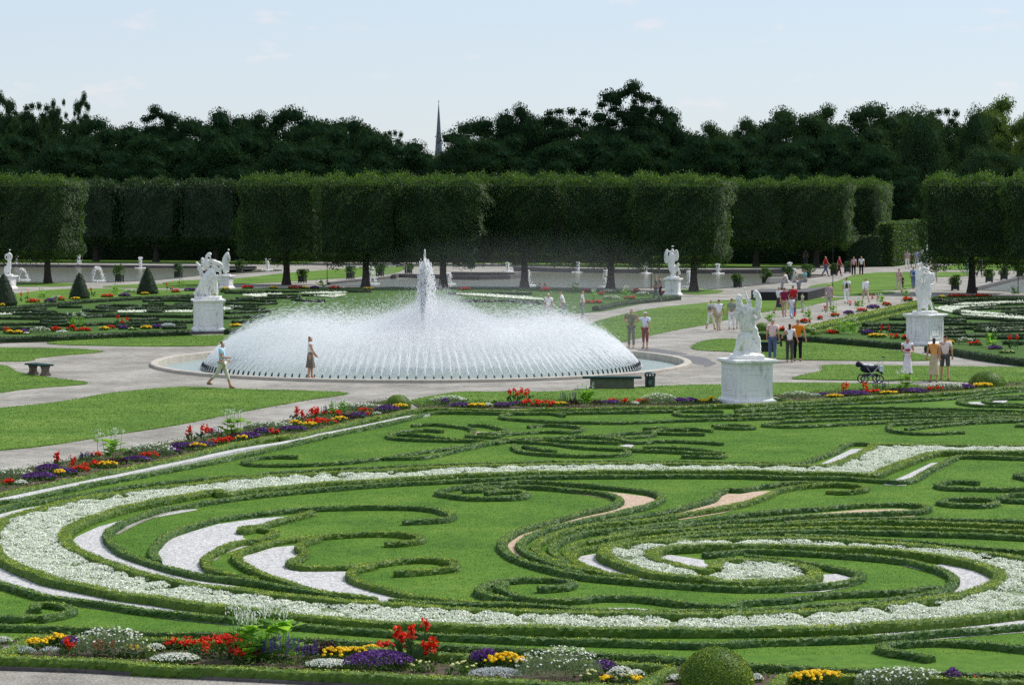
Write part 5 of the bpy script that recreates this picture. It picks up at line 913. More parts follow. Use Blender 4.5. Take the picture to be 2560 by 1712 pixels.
def body_skin(J, name, mat, fingers=True, sub=1, fem=False, face=True):
    k = J['k']; g = J['g']; V = []; E = []; R = []
    def a(p, r, par=None):
        V.append(np.array(p)); R.append(tuple(x*k for x in r) if isinstance(r, tuple) else r*k); 
        if par is not None: E.append((par, len(V)-1))
        return len(V)-1
    pe = a(J['pel'], .112*g); wa = a(J['waist'], (.095 if fem else .105)*g, pe); ch = a(J['chest'], .118*g, wa); ne = a(J['neck'], .07, ch); n2 = a(J['neck2'], .055, ne)
    hd = a(J['head']-[0, 0, .02*k], (.072, .085), n2); cr_ = a(J['crown']-[0, 0, .02*k], (.058, .066), hd)
    for s in 'lr':
        sh = a(J['sh'+s], .062*g, ch); el = a(J['el'+s], .043*g, sh); wr = a(J['wr'+s], .029, el); d = unit(J['hdir'+s]); pa = a(J['wr'+s]+d*.06*k, (.036, .022), wr)
        if fingers:
            sd = np.array([0, 1., 0]) if abs(d[1]) < .8 else np.array([1., 0, 0]); sd = unit(np.cross(np.cross(d, sd), d)); cv = unit(np.cross(sd, d)); cv = cv if cv[0] > 0 else -cv
            for q, (o_, L) in enumerate(((-.030, .062), (-.010, .074), (.010, .070), (.030, .054))):
                b = J['wr'+s]+d*.085*k+sd*o_*k; f1 = a(b, .010, pa); f2 = a(b+(d*L*.5+cv*.008)*k, .009, f1); a(b+(d*L*.92+cv*.03)*k, .007, f2)
            t1 = a(J['wr'+s]+(d*.045-sd*.040+cv*.012)*k, .011, pa); a(J['wr'+s]+(d*.08-sd*.055+cv*.028)*k, .009, t1)
        hp = a(J['hip'+s], .092*g, pe); kn = a(J['knee'+s], .062*g**.5, hp); cf = a((J['knee'+s]*.65+J['ank'+s]*.35), .056, kn); an = a(J['ank'+s], .038, cf); hl = a(J['heel'+s], .034, an); a(J['toe'+s], (.038, .022), an)
    return skin_mesh(name, V, E, R, sub, [mat])
def head_detail(J, name, mat):
    """nose, ears, brow and lips fused to the face"""
    k = J['k']; g = G(); h = J['head']; f = J['hd']; s = np.array([-f[1], f[0], 0])
    for p, r, q in ((h+f*.088*k-[0, 0, .005*k], .014, 1.7), (h+f*.078*k-[0, 0, .045*k], .018, .4), (h+f*.07*k-[0, 0, .075*k], .022, .8), (h+s*.075*k, .017, 1.7), (h-s*.075*k, .017, 1.7)): balls(g, [p], r*k, q, jit=0)
    return g
SKIN = plain((.50, .27, .17), .55, .3, 0, .05); SKIN2 = plain((.40, .20, .12), .55, .3, 0, .05)
def person(u, v, H, face, top, bottom, label, pose=None, hair=(.06, .035, .02), tl='short', bl='trousers', topc=None, extra=(), hl='short', shoe=(.06, .045, .035), sk=None, group=None, z=0, lod=1, fem=False, girth=1.0):
    pose = pose or {}; J = joints(H=H, girth=girth, **pose); k = J['k']; p = at(u, v); root = empty('person', (p[0], p[1], z), radians(face), label, 'person', group); sk = sk or SKIN
    me = body_skin(J, 'person_body', sk, fingers=lod > 0, fem=fem); b = link('body', me, root)
    bm_ = bmesh.new(); bm_.from_mesh(me); 
    for pt, r in ((J['head']+J['hd']*.088*k-np.array([0, 0, .005*k]), .014), (J['head']+J['hd']*.07*k-np.array([0, 0, .07*k]), .024)):
        bmesh.ops.create_icosphere(bm_, subdivisions=1, radius=r*k, matrix=Matrix.Translation(Vector(pt)))
    s_ = np.array([-J['hd'][1], J['hd'][0], 0])
    for q in (-1, 1): bmesh.ops.create_icosphere(bm_, subdivisions=1, radius=.018*k, matrix=Matrix.Translation(Vector(J['head']+s_*.072*k*q)))
    bm_.to_mesh(me); bm_.free()
    for q in me.polygons: q.use_smooth = True
    if lod: 
        g = G(); balls(g, [J['head']+J['hd']*.078*k+s_*.03*k*q+np.array([0, 0, .012*k]) for q in (-1, 1)], .010*k, .8, jit=0); g.obj('eyes', plain((.03, .025, .02), .3), root)
    # shirt
    V = [J['pel']+np.array([0, 0, -.02*k]), J['waist'], J['chest'], J['neck']-np.array([0, 0, .01*k])]; g_ = J['g']; R = [.142*g_*k, .130*g_*k, .150*g_*k, .088*k]; E = [(0, 1), (1, 2), (2, 3)]
    if fem: R[1] = .112*g_*k
    for s in 'lr':
        if tl != 'none':
            V.append(J['sh'+s]); R.append(.088*g_*k); E.append((2, len(V)-1)); 
            q = {'short': .62, 'long': 1.0, 'cap': .2}[tl]; V.append(J['sh'+s]*(1-q)+J['el'+s]*q); R.append(.066*g_*k); E.append((len(V)-2, len(V)-1))
            if tl == 'long': V.append(J['wr'+s]*.95+J['el'+s]*.05); R.append(.045*k); E.append((len(V)-2, len(V)-1))
        else: V.append(J['sh'+s]*.72+J['neck']*.28); R.append(.05*k); E.append((2, len(V)-1))
    link('shirt', skin_mesh('shirt', V, E, R, 1, [plain(top, .85, .1, 0, .1)]), root)
    bmat = plain(bottom, .85, .1, 0, .1)
    if bl in ('trousers', 'shorts', 'cropped'):
        V = [J['pel']+np.array([0, 0, .05*k])]; R = [.136*g_*k]; E = []; q = {'trousers': 1.0, 'shorts': .0, 'cropped': .55}[bl]
        for s in 'lr':
            V.append(J['hip'+s]); R.append(.106*g_*k); E.append((0, len(V)-1)); V.append((J['knee'+s] if q or True else 0)+np.array([0, 0, .0])); R.append((.078 if q else .088)*k); E.append((len(V)-2, len(V)-1))
            if q: V.append(J['knee'+s]*(1-q)+(J['ank'+s]+np.array([0, 0, .0]))*q); R.append(.062*k); E.append((len(V)-2, len(V)-1))
        link('trousers' if q == 1 else 'shorts', skin_mesh('trousers', V, E, R, 1, [bmat]), root)
    else:
        ln = {'skirt': .50, 'midi': .68, 'mini': .36}[bl]*k; g = G(); n = 22; A = np.linspace(0, 2*pi, n, endpoint=False); rows = 6; kn = (J['kneel']+J['kneer'])/2; VV = []
        for r in range(rows):
            t = r/(rows-1); c = J['pel']+np.array([0, 0, .12*k])*(1-t); c = c*(1-t)+np.array([kn[0]*.8, 0, J['pel'][2]-ln])*t; rx = (.105+.09*t)*g_*k; ry = (.135+.085*t)*g_*k; w_ = 1+.07*t*np.sin(A*6+1.3)
            VV.append(np.c_[c[0]+rx*np.cos(A)*w_, c[1]+ry*np.sin(A)*w_, np.full(n, c[2])])
        g.add(np.vstack(VV), [[r*n+i, r*n+(i+1) % n, (r+1)*n+(i+1) % n, (r+1)*n+i] for r in range(rows-1) for i in range(n)]); g.add(VV[0], [list(range(n))]); g.add(VV[-1]+[0, 0, .02], [list(range(n))]); g.obj('skirt', bmat, root, True)
    # hair
    if hl != 'bald':
        f = J['hd']; c = J['head']+np.array([0, 0, .03*k]); V = [c+np.array([0, 0, .045*k])-f*.01*k, c-f*.035*k+np.array([0, 0, .01*k]), c-f*.045*k-np.array([0, 0, .05*k])]; R = [.072*k, .076*k, .052*k]; E = [(0, 1), (1, 2)]
        if hl in ('long', 'tail'): V.append(c-f*(.07 if hl == 'tail' else .05)*k-np.array([0, 0, .13*k])); R.append((.03 if hl == 'tail' else .06)*k); E.append((2, 3)); V.append(c-f*.065*k-np.array([0, 0, .22*k])); R.append((.018 if hl == 'tail' else .045)*k); E.append((3, 4))
        link('hair', skin_mesh('hair', V, E, R, 1, [plain(hair, .6, .3)]), root)
    # shoes
    for s in 'lr': link('shoe', skin_mesh('shoe', [J['heel'+s]+np.array([-.005, 0, -.0]), (J['heel'+s]+J['toe'+s])/2, J['toe'+s]+np.array([.012, 0, 0])*k], [(0, 1), (1, 2)], [(.042*k, .034*k), (.044*k, .034*k), (.040*k, .024*k)], 1, [plain(shoe, .5, .3)]), root)
    for e in extra:
        if e[0] == 'backpack': m_ = skin_mesh('backpack', [J['chest']-np.array([.15, 0, -.06])*k, J['chest']-np.array([.17, 0, .1])*k, J['waist']-np.array([.15, 0, .0])*k], [(0, 1), (1, 2)], [(.11*k, .06*k), (.13*k, .08*k), (.11*k, .07*k)], 1, [plain(e[1])]); m_ = link('backpack', m_, None); m_.matrix_world = Matrix.Translation((p[0], p[1], z))@Matrix.Rotation(radians(face), 4, 'Z'); tag(m_, e[2], 'backpack')
        if e[0] == 'bag': q = J['wrr'] if e[3] == 'r' else J['wrl']; sg = -1 if e[3] == 'r' else 1; g = G(); boxg(g, q+np.array([-.02, sg*.03, -.36])*1.0, (.26*k, .09*k, .24*k), 0, taper=.8); tube(g, [q+np.array([-.09, sg*.03, -.14]), q+np.array([0, sg*.03, -.02]), q+np.array([.07, sg*.03, -.14])], .008, 4); m_ = g.obj('handbag', plain(e[1])); m_.matrix_world = Matrix.Translation((p[0], p[1], z))@Matrix.Rotation(radians(face), 4, 'Z'); tag(m_, e[2], 'bag')
        if e[0] == 'cap': g = G(); c = J['head']+np.array([0, 0, .05*k]); lathe(g, [(.088*k, 0), (.088*k, .03*k), (.07*k, .06*k), (.03*k, .078*k), (.002, .08*k)], c, 12); f = J['hd']; s2 = np.array([-f[1], f[0], 0]); g.add([c+s2*.06*k+f*.05*k, c+f*.06*k-s2*.06*k, c+f*.16*k-s2*.05*k, c+f*.16*k+s2*.05*k], [[0, 1, 2, 3]]); g.obj('cap', plain(e[1]), root)
        if e[0] == 'vest': link('waistcoat', skin_mesh('vest', [J['pel']+np.array([0, 0, .02*k]), J['waist'], J['chest'], J['neck']-np.array([0, 0, .03*k])], [(0, 1), (1, 2), (2, 3)], [.150*g_*k, .139*g_*k, .160*g_*k, .09*k], 1, [plain(e[1])]), root)
        if e[0] == 'band': link('bodice', skin_mesh('bodice', [J['waist']+np.array([.0, 0, .02*k]), (J['waist']+J['chest'])/2, J['chest']-np.array([-.01, 0, .02*k])], [(0, 1), (1, 2)], [.122*k, .145*k, .160*k], 1, [plain(e[1])]), root)
    return root
WALK = dict(legs=((24, 6), (-22, 14)), arms=((-22, 6, 15), (24, 6, 20))); WALK2 = dict(legs=((-16, 18), (18, 4)), arms=((16, 7, 18), (-14, 7, 10)))
STAND = dict(legs=((2, 2), (-2, 2)), arms=((2, 8, 12), (-2, 9, 14))); STAND2 = dict(legs=((6, 8), (-3, 0)), arms=((5, 12, 25), (0, 8, 20)))
HIPS = dict(legs=((3, 3), (-4, 2)), arms=((-28, 42, (60, -75)), (-28, 42, (60, -75))))
CLASP = dict(legs=((1, 2), (-1, 2)), arms=((18, 12, (62, -38)), (18, 12, (62, -38))))
SHADE = dict(legs=((2, 2), (-3, 2)), arms=((4, 8, 14), (70, 60, (100, -60))))
SIT = dict(legs=((85, 80), (80, 78)), arms=((10, 15, 30), (10, 15, 30)))
W = (.80, .80, .80); BE = (.50, .42, .30); JE = (.07, .11, .19); BK = (.015, .015, .018); GY = (.20, .21, .20)
person(556, 971, 1.80, -12, (.42, .66, .80), (.62, .58, .47), 'man in pale blue t-shirt and beige shorts walking right before the fountain', dict(legs=((20, 4), (-26, 22)), arms=((-8, 8, 60), (14, 8, 75))), bl='cropped', shoe=(.20, .10, .05))
person(776, 948, 1.68, 6, (.82, .80, .80), (.17, .14, .12), 'woman in white top and brown skirt standing at the fountain kerb', dict(legs=((8, 8), (-5, 2)), arms=((12, 6, 20), (18, 8, 20)), turn=-5), tl='cap', bl='skirt', hl='tail', hair=(.20, .12, .06), shoe=(.45, .28, .15), fem=True, z=.0)
person(1578, 869, 1.80, -105, (.17, .18, .11), (.20, .20, .15), 'man in olive shirt with hands on hips right of the spray', HIPS, hair=(.10, .08, .06))
person(1613, 871, 1.68, -120, (.66, .68, .78), (.22, .03, .03), 'woman in white top and dark red trousers shading her eyes', SHADE, bl='cropped', fem=True, extra=(('cap', (.6, .55, .5)),), hair=(.2, .1, .06))
person(1640, 755, 1.78, 170, (.10, .13, .11), (.16, .17, .18), 'man in dark green shirt walking left of the winged statue', WALK2, hair=(.35, .33, .3))
person(1650, 753, 1.70, 175, (.14, .12, .10), BK, 'companion in dark clothes close behind the man in dark green', STAND, hair=(.2, .09, .05), lod=0)
person(1371, 810, 1.70, -90, W, (.55, .53, .5), 'pale-haired visitor in white half hidden by the spray', STAND, hair=(.6, .5, .35), lod=0)
person(1409, 804, 1.74, 180, W, (.3, .3, .35), 'visitor in white shirt leaning left behind the spray', dict(STAND, lean=14), hair=(.2, .12, .08), lod=0)
person(1456, 802, 1.72, 0, (.82, .82, .85), (.25, .25, .3), 'dark-haired visitor in white shirt behind the right of the spray', STAND, lod=0)
person(1777, 824, 1.62, 60, (.55, .55, .47), (.74, .72, .64), 'fair-haired woman with backpack and pale knee-length trousers', WALK2, bl='cropped', hair=(.6, .5, .3), fem=True, extra=(('backpack', (.15, .14, .12), 'dark backpack on the fair-haired woman left of the nearest statue'),))
person(1797, 828, 1.72, 75, (.80, .80, .82), BE, 'man in white shirt and beige trousers beside the backpack woman', WALK, hair=(.08, .05, .04))
person(1829, 825, 1.70, 85, (.25, .29, .25), W, 'woman in grey-green top and white trousers walking away', WALK2, fem=True, hair=(.09, .06, .05))
person(1846, 822, 1.50, 80, (.75, .75, .72), (.7, .68, .65), 'person in white half hidden behind the nearest statue', WALK, lod=0)
person(1931, 901, 1.78, 80, (.72, .52, .50), (.10, .14, .22), 'balding man in pink shirt and jeans seen from behind', dict(legs=((4, 4), (-8, 8)), arms=((6, 10, 16), (-4, 12, 20))), hair=(.4, .33, .28), girth=1.1, shoe=(.08, .07, .07))
person(1974, 906, 1.66, 78, (.82, .80, .82), (.07, .07, .06), 'woman in white top and dark trousers with her arm round the man in orange', dict(legs=((10, 4), (-8, 10)), arms=((5, 30, 60), (-8, 24, 40))), tl='cap', hair=(.035, .015, .012), hl='long', fem=True, extra=(('bag', (.02, .02, .025), 'dark shoulder bag carried by the woman in the white top', 'l'),))
person(1994, 903, 1.80, 82, (.62, .20, .02), BK, 'man in orange shirt and black trousers seen from behind', dict(legs=((6, 4), (-6, 6)), arms=((4, 10, 10), (-8, 22, 12))), hair=(.18, .15, .12), girth=1.08)
person(2268, 950, 1.66, -95, (.80, .76, .80), (.80, .76, .80), 'woman in white dress with a red bodice facing the camera', CLASP, tl='cap', bl='midi', fem=True, extra=(('band', (.42, .02, .06)),), hair=(.07, .04, .03), sk=SKIN2)
person(2334, 955, 1.70, 85, (.70, .33, .10), (.50, .42, .27), 'woman in orange top and beige skirt beside the pink-shirted man', STAND2, tl='cap', bl='midi', fem=True, hair=(.06, .03, .02), hl='long')
person(2362, 951, 1.76, 88, (.74, .64, .60), (.08, .09, .08), 'man in pale pink shirt and dark shorts at the lawn edge', dict(legs=((8, 4), (-10, 10)), arms=((5, 10, 14), (-8, 14, 20))), bl='shorts', hair=(.03, .02, .018))
person(1947, 786, 1.66, 40, (.80, .76, .80), (.05, .05, .07), 'woman in white top and dark skirt left of the red-shirted group', WALK2, bl='skirt', fem=True, hair=(.35, .2, .1))
person(1961, 793, 1.78, 75, (.20, .02, .06), (.45, .36, .24), 'man in wine-red shirt and beige shorts', WALK, bl='cropped', hair=(.1, .07, .05))
person(1982, 790, 1.80, 95, (.42, .02, .03), (.12, .12, .15), 'man in bright red shirt in the middle group', STAND, hair=(.25, .2, .15), girth=1.12)
person(1979, 797, 1.30, 100, (.72, .72, .78), (.55, .62, .75), 'child in white top in front of the red-shirted man', WALK2, hair=(.12, .06, .04), hl='long', lod=0)
person(2006, 780, 1.15, 200, (.50, .56, .40), (.45, .5, .4), 'small child with dark hair right of the red-shirted man', STAND, hair=(.05, .03, .02), lod=0)
person(2072, 777, 1.70, 95, (.42, .32, .36), (.40, .37, .33), 'white-haired man in mauve shirt behind the flowers', STAND, hair=(.75, .73, .7), tl='short', girth=1.1)
person(2116, 760, 1.76, 90, (.75, .75, .75), W, 'man in dark waistcoat and white trousers walking away', WALK2, hair=(.12, .09, .07), extra=(('vest', (.035, .045, .035)),))
person(2164, 758, 1.70, 100, (.84, .84, .84), (.55, .47, .36), 'woman in loose white shirt with a handbag', WALK, bl='cropped', hair=(.35, .18, .10), tl='long', extra=(('bag', (.02, .02, .02), 'black handbag held by the woman in the loose white shirt', 'r'),), girth=1.1)
person(2064, 691, 1.78, 20, (.42, .02, .03), JE, 'man in red shirt and jeans striding right on the far path', WALK, hair=(.5, .45, .4))
person(2098, 690, 1.72, -30, (.34, .02, .05), (.10, .03, .04), 'woman in dark red on the far path', WALK2, fem=True, hair=(.2, .07, .04), hl='long')
person(2134, 691, 1.70, -85, (.60, .38, .48), BK, 'woman in pink top and black trousers on the far path', STAND, fem=True)
person(2153, 690, 1.70, -95, (.80, .80, .80), BK, 'woman in white top and black trousers on the far path', STAND2, fem=True, hair=(.25, .12, .07))
person(2268, 673, 1.76, 80, (.38, .28, .33), (.72, .70, .64), 'man in mauve shirt and white trousers by the sunlit hedge', WALK2, hair=(.3, .22, .15))
person(2292, 670, 1.70, 95, (.25, .32, .50), (.4, .4, .45), 'visitor in blue left of the farthest white statue', STAND, lod=0)
person(2338, 704, 1.72, 90, (.55, .50, .42), (.50, .45, .38), 'visitor in beige right of the white figure pair', STAND, lod=0)
person(2247, 727, 1.66, 60, (.68, .45, .46), (.6, .5, .45), 'woman in pink on the diagonal lawn path', WALK2, fem=True, hair=(.2, .1, .07))
person(2255, 725, 1.05, 70, (.04, .04, .05), (.03, .03, .04), 'small child in dark clothes beside the woman in pink', STAND, lod=0)
person(2283, 723, 1.70, 95, (.30, .42, .62), (.14, .20, .32), 'visitor with blue backpack left of the white figure pair', WALK2, hair=(.12, .08, .06), extra=(('backpack', (.03, .09, .30), 'blue backpack on the visitor left of the white figure pair'),))
person(2421, 690, 1.70, 90, (.20, .48, .52), (.25, .45, .5), 'visitor in turquoise behind the right lime trunk', STAND, lod=0)
person(2449, 693, 1.76, 60, (.13, .14, .15), (.20, .18, .16), 'visitor in grey right of the right lime trunk', WALK2, lod=0)
person(2512, 671, 1.74, 90, (.04, .06, .14), (.05, .06, .1), 'visitor in dark blue at the far right under the trees', STAND, lod=0)
person(2014, 667, 1.70, 90, (.10, .10, .12), (.08, .08, .1), 'dim figure in dark clothes under the back trees, left one', STAND, lod=0)
person(2041, 667, 1.70, 90, (.15, .18, .25), (.12, .12, .15), 'dim figure in blue-grey under the back trees, right one', STAND, lod=0)
person(2012, 746, 1.68, 200, (.20, .50, .50), (.3, .3, .33), 'woman in turquoise sitting on the dark platform', SIT, hl='long', hair=(.04, .025, .02), z=.6, lod=0, fem=True)
person(1968, 746, 1.55, 150, (.60, .60, .58), (.55, .55, .55), 'visitor in grey-white sitting on the dark platform, left one', dict(SIT, lean=20), z=.58, lod=0)
person(1984, 745, 1.55, 30, (.50, .52, .50), (.5, .5, .5), 'visitor in grey sitting on the dark platform, right one', dict(SIT, lean=15), z=.58, lod=0)
# ---------------------------------------------------------------- pedestals and statues
def pedestal(g, w_, h, plinth=True):
    boxg(g, (0, 0, 0), (w_*1.0+.20, w_+.20, .10)); boxg(g, (0, 0, .10), (w_+.16, w_+.16, .08), 0, taper=(w_)/(w_+.16)); boxg(g, (0, 0, .18), (w_-.02, w_-.02, h-.18-.16))
    boxg(g, (0, 0, h-.16), (w_, w_, .05), 0, taper=(w_+.16)/w_); boxg(g, (0, 0, h-.11), (w_+.22, w_+.22, .055)); boxg(g, (0, 0, h-.055), (w_+.28, w_+.28, .055), 0, taper=.97)
def panel(g, w_, h):
    f = .018
    for q in range(4):
        a = q*pi/2; c, s = cos(a), sin(a)
        for (x, z, sx, sz) in ((0, .30, w_*.78, .025), (0, h-.34, w_*.78, .025), (-w_*.39, .30, .025, h-.615), (w_*.39, .30, .025, h-.615), (0, .30+(h-.64)*.2, w_*.4, .015), (0, .30+(h-.64)*.8, w_*.4, .015), (-w_*.27, .30+(h-.64)*.28, .015, (h-.64)*.44), (w_*.27, .30+(h-.64)*.28, .015, (h-.64)*.44)):
            y = -(w_/2-.01+f/2); P = np.array([x*c-y*s, x*s+y*c, z]); boxg(g, P, (sx, f, sz), a)
def remesh(name, meshes, voxel, mat, noise=.012, blobs=None):
    """fuse carved pieces into a single block of stone"""
    bm_ = bmesh.new()
    for m_ in meshes: bm_.from_mesh(m_); 
    me = bpy.data.meshes.new(name); bm_.to_mesh(me); bm_.free(); o = bpy.data.objects.new(name, me); COL.objects.link(o)
    md = o.modifiers.new('r', 'REMESH'); md.mode = 'VOXEL'; md.voxel_size = voxel; md.use_smooth_shade = True
    sm = o.modifiers.new('s', 'SMOOTH'); sm.factor = .5; sm.iterations = 2
    dg = bpy.context.evaluated_depsgraph_get(); dg.update(); m2 = bpy.data.meshes.new_from_object(o.evaluated_get(dg)); bpy.data.objects.remove(o); m2.name = name
    n = len(m2.vertices); co_ = np.empty(n*3); m2.vertices.foreach_get('co', co_); co_ = co_.reshape(-1, 3); nn = np.empty(n*3); m2.vertices.foreach_get('normal', nn); nn = nn.reshape(-1, 3)
    w_ = np.sin(co_[:, 0]*31+np.sin(co_[:, 2]*9)*2)*np.sin(co_[:, 1]*27+co_[:, 2]*5)+.6*np.sin(co_[:, 2]*38+co_[:, 0]*22); co_ += nn*(w_*noise)[:, None]; m2.vertices.foreach_set('co', co_.ravel())
    m2.materials.clear(); m2.materials.append(mat); m2.update(); return m2
def sk(V, R, E=None, sub=1): 
    E = E or [(i, i+1) for i in range(len(V)-1)]; return skin_mesh('t', [np.array(v, float) for v in V], E, R, sub)
def xf(me, off=(0, 0, 0), rz=0, rx=0, ry=0, sc=1): me.transform(Matrix.Translation(Vector(off))@Matrix.Rotation(radians(rz), 4, 'Z')@Matrix.Rotation(radians(ry), 4, 'Y')@Matrix.Rotation(radians(rx), 4, 'X')@Matrix.Scale(sc, 4)); return me
def rock(w_, d, h):
    g = G(); V = ICO_V*np.array([w_/2, d/2, h*.6])*(1+rng.normal(0, .12, (12, 1)))+np.array([0, 0, h*.4]); g.add(V, ICO_F); return g.mesh('t', [])
def slab(w_, d, h, z=0): g = G(); boxg(g, (0, 0, z), (w_, d, h)); return g.mesh('t', [])
def fig(H, rz=0, off=(0, 0, 0), fem=False, **k): J = joints(H=H, **k); return xf(body_skin(J, 't', None, fingers=True, fem=fem), off, rz), J
def statue(u, v, w_, h, rz, parts, voxel, label, top_off=0, dark=False, noise=.010):
    p = at(u, v); root = empty('garden_statue', (p[0], p[1], 0), radians(rz), label, 'statue', 'white statues on pedestals')
    b = 0
    if dark: g = G(); boxg(g, (0, 0, 0), (w_+.42, w_+.42, .14)); g.obj('plinth', M['stone_dark'], root); b = .142
    g = G(); pedestal(g, w_, h-b); o = g.obj('pedestal', M['painted'], root, loc=(0, 0, b)); g = G(); panel(g, w_, h-b); g.obj('panel_moulding', M['painted'], o)
    me = remesh('statue_figure', parts, voxel, M['marble'], noise); f = link('figure', me, root, (0, 0, h)); f.rotation_euler = (0, 0, -radians(rz)); return root, f
def curls(c, r, n=9): g = G(); balls(g, np.array(c)+rng.normal(0, r*.55, (n, 3))*[1, 1, .8], r*.55, 1); return g.mesh('t', [])
def ch(*P, y=0.0): return sk([(p[0], p[3] if len(p) > 3 else y, p[1]) for p in P], [p[2] for p in P])
def hand(x, z, a=90, y=0.0, s=1.0):
    L = []
    for k, t in enumerate((-24, -8, 8, 24, 55)): q = radians(a+t); l = (.13 if k < 4 else .09)*s; L.append(sk([(x, y, z), (x+cos(q)*l*.5, y, z+sin(q)*l*.5), (x+cos(q)*l, y-.01, z+sin(q)*l)], [.026*s, .019*s, .014*s]))
    return L
def face(x, z, r, fx_=0.0, y=-.02):
    g = G(); balls(g, [(x+fx_*r*.9, y-r*.95, z-.1*r), (x+fx_*r*.5, y-r*.72, z-.75*r), (x+fx_*r*.4, y-r*.8, z-.45*r)], np.array([r*.22, r*.42, r*.2]), 1, jit=.02); return g.mesh('t', [])
# nearest statue: a bearded man lifting a struggling woman, her arm thrown up, a smaller figure crouching at a stump
S1 = [slab(1.16, .92, .14), ch((.06, .14, .26, .12), (.02, .6, .27, .12), (-.05, 1.05, .26, .1)), ch((-.3, 1.3, .12), (-.32, 1.6, .15), (-.24, 1.85, .14)), ch((.1, .95, .17), (.12, 1.3, .17), (.1, 1.6, .16)), rock(1.05, .8, .3), ch((-.40, .16, .11), (-.33, .38, .10), (-.25, .64, .15), (-.12, .92, .20)), ch((-.06, .14, .10), (.04, .26, .10), (.12, .42, .15), (.0, .66, .23), (-.08, .92, .25)), ch((-.08, .92, .25), (-.06, 1.2, .24), (-.09, 1.45, .30), (-.07, 1.72, .29), (-.04, 1.9, .18)),
      ch((-.24, 1.7, .16), (-.30, 1.95, .12), (-.30, 2.12, .15), (-.18, 2.14, .10)), ch((-.40, 2.15, .10), (-.30, 2.13, .13), (-.16, 2.13, .09)), ch((.12, 1.78, .10), (.04, 1.98, .07), (-.05, 2.2, .05), (-.08, 2.36, .04)), ch((.085, 1.95, .07), (.10, 2.08, .085)), face(.10, 2.08, .085),
      ch((.20, 2.36, .09), (.30, 2.27, .13), (.40, 2.12, .12), (.40, 1.9, .12), (.36, 1.7, .11), (.40, 1.5, .08)), face(.26, 2.24, .12, -.4), ch((.16, 1.76, .12), (.30, 1.62, .10), (.46, 1.47, .075), (.36, 1.36, .06), (.24, 1.36, .05)), ch((.40, 1.52, .08), (.52, 1.50, .05)),
      ch((.12, 1.15, .14), (.26, 1.05, .13), (.30, .88, .12), (.18, .72, .15)), ch((.34, .86, .07), (.42, .86, .06)), ch((.38, .12, .15), (.37, .4, .12), (.36, .65, .13), (.35, .82, .11)), ch((.24, .14, .16), (.20, .4, .16), (.16, .7, .18)), ch((-.1, 1.1, .2, .12), (.05, .7, .22, .14), (.1, .3, .2, .14))]+hand(-.085, 2.38, 95)+hand(.24, 1.36, 200, -.08)
statue(1867, 1006, 1.36, 1.53, 20, S1, .024, 'nearest white statue of a man lifting a woman with her arm thrown up', noise=.007)
# stooping winged figure in heavy drapery
S2 = [slab(1.32, 1.0, .15), ch((-.78, .2, .10), (-.60, .3, .15), (-.36, .5, .26), (-.14, .85, .30), (.06, 1.2, .31), (.22, 1.45, .27), (.33, 1.55, .16)), ch((-.4, .2, .14), (-.1, .3, .22), (.1, .6, .22), (.2, 1.0, .25), (.3, 1.4, .2)), ch((.47, .18, .10), (.42, .5, .10), (.40, .9, .13), (.38, 1.3, .17)), ch((.22, .18, .09), (.24, .5, .11), (.26, 1.0, .16)),
      ch((-.06, 1.55, .22), (-.10, 1.8, .22), (-.04, 1.98, .20), (.04, 2.1, .14)), ch((.02, 2.2, .15), (.08, 2.27, .16)), face(.10, 2.2, .15, .6), ch((-.12, 2.1, .08), (.05, 2.38, .10), (.2, 2.28, .08)), ch((.1, 1.95, .17), (.34, 1.92, .15), (.55, 1.86, .12), (.70, 1.82, .10), (.74, 1.68, .07)), ch((.70, 1.8, .08), (.64, 1.5, .07), (.62, 1.2, .06), (.58, .98, .04)),
      ch((-.28, 1.15, .12), (-.36, 1.4, .13), (-.45, 1.68, .10), (-.55, 1.86, .08), (-.62, 1.93, .06)), ch((.2, 1.72, .14), (.45, 1.62, .12), (.55, 1.4, .09))]
for k in range(9): x = -.62+k*.10; S2.append(ch((x-.06, .16, .035, -.22), (x+.08, .5+.04*k, .04, -.26), (x+.24, .9+.05*k, .035, -.28), (x+.30-.02*k, 1.2+.03*k, .02, -.26)))
statue(521, 833, 1.42, 1.77, 12, S2+hand(.74, 1.7, -60, 0, 1.1), .030, 'white statue of a stooping winged figure in heavy drapery on a dark plinth', dark=True, noise=.010)
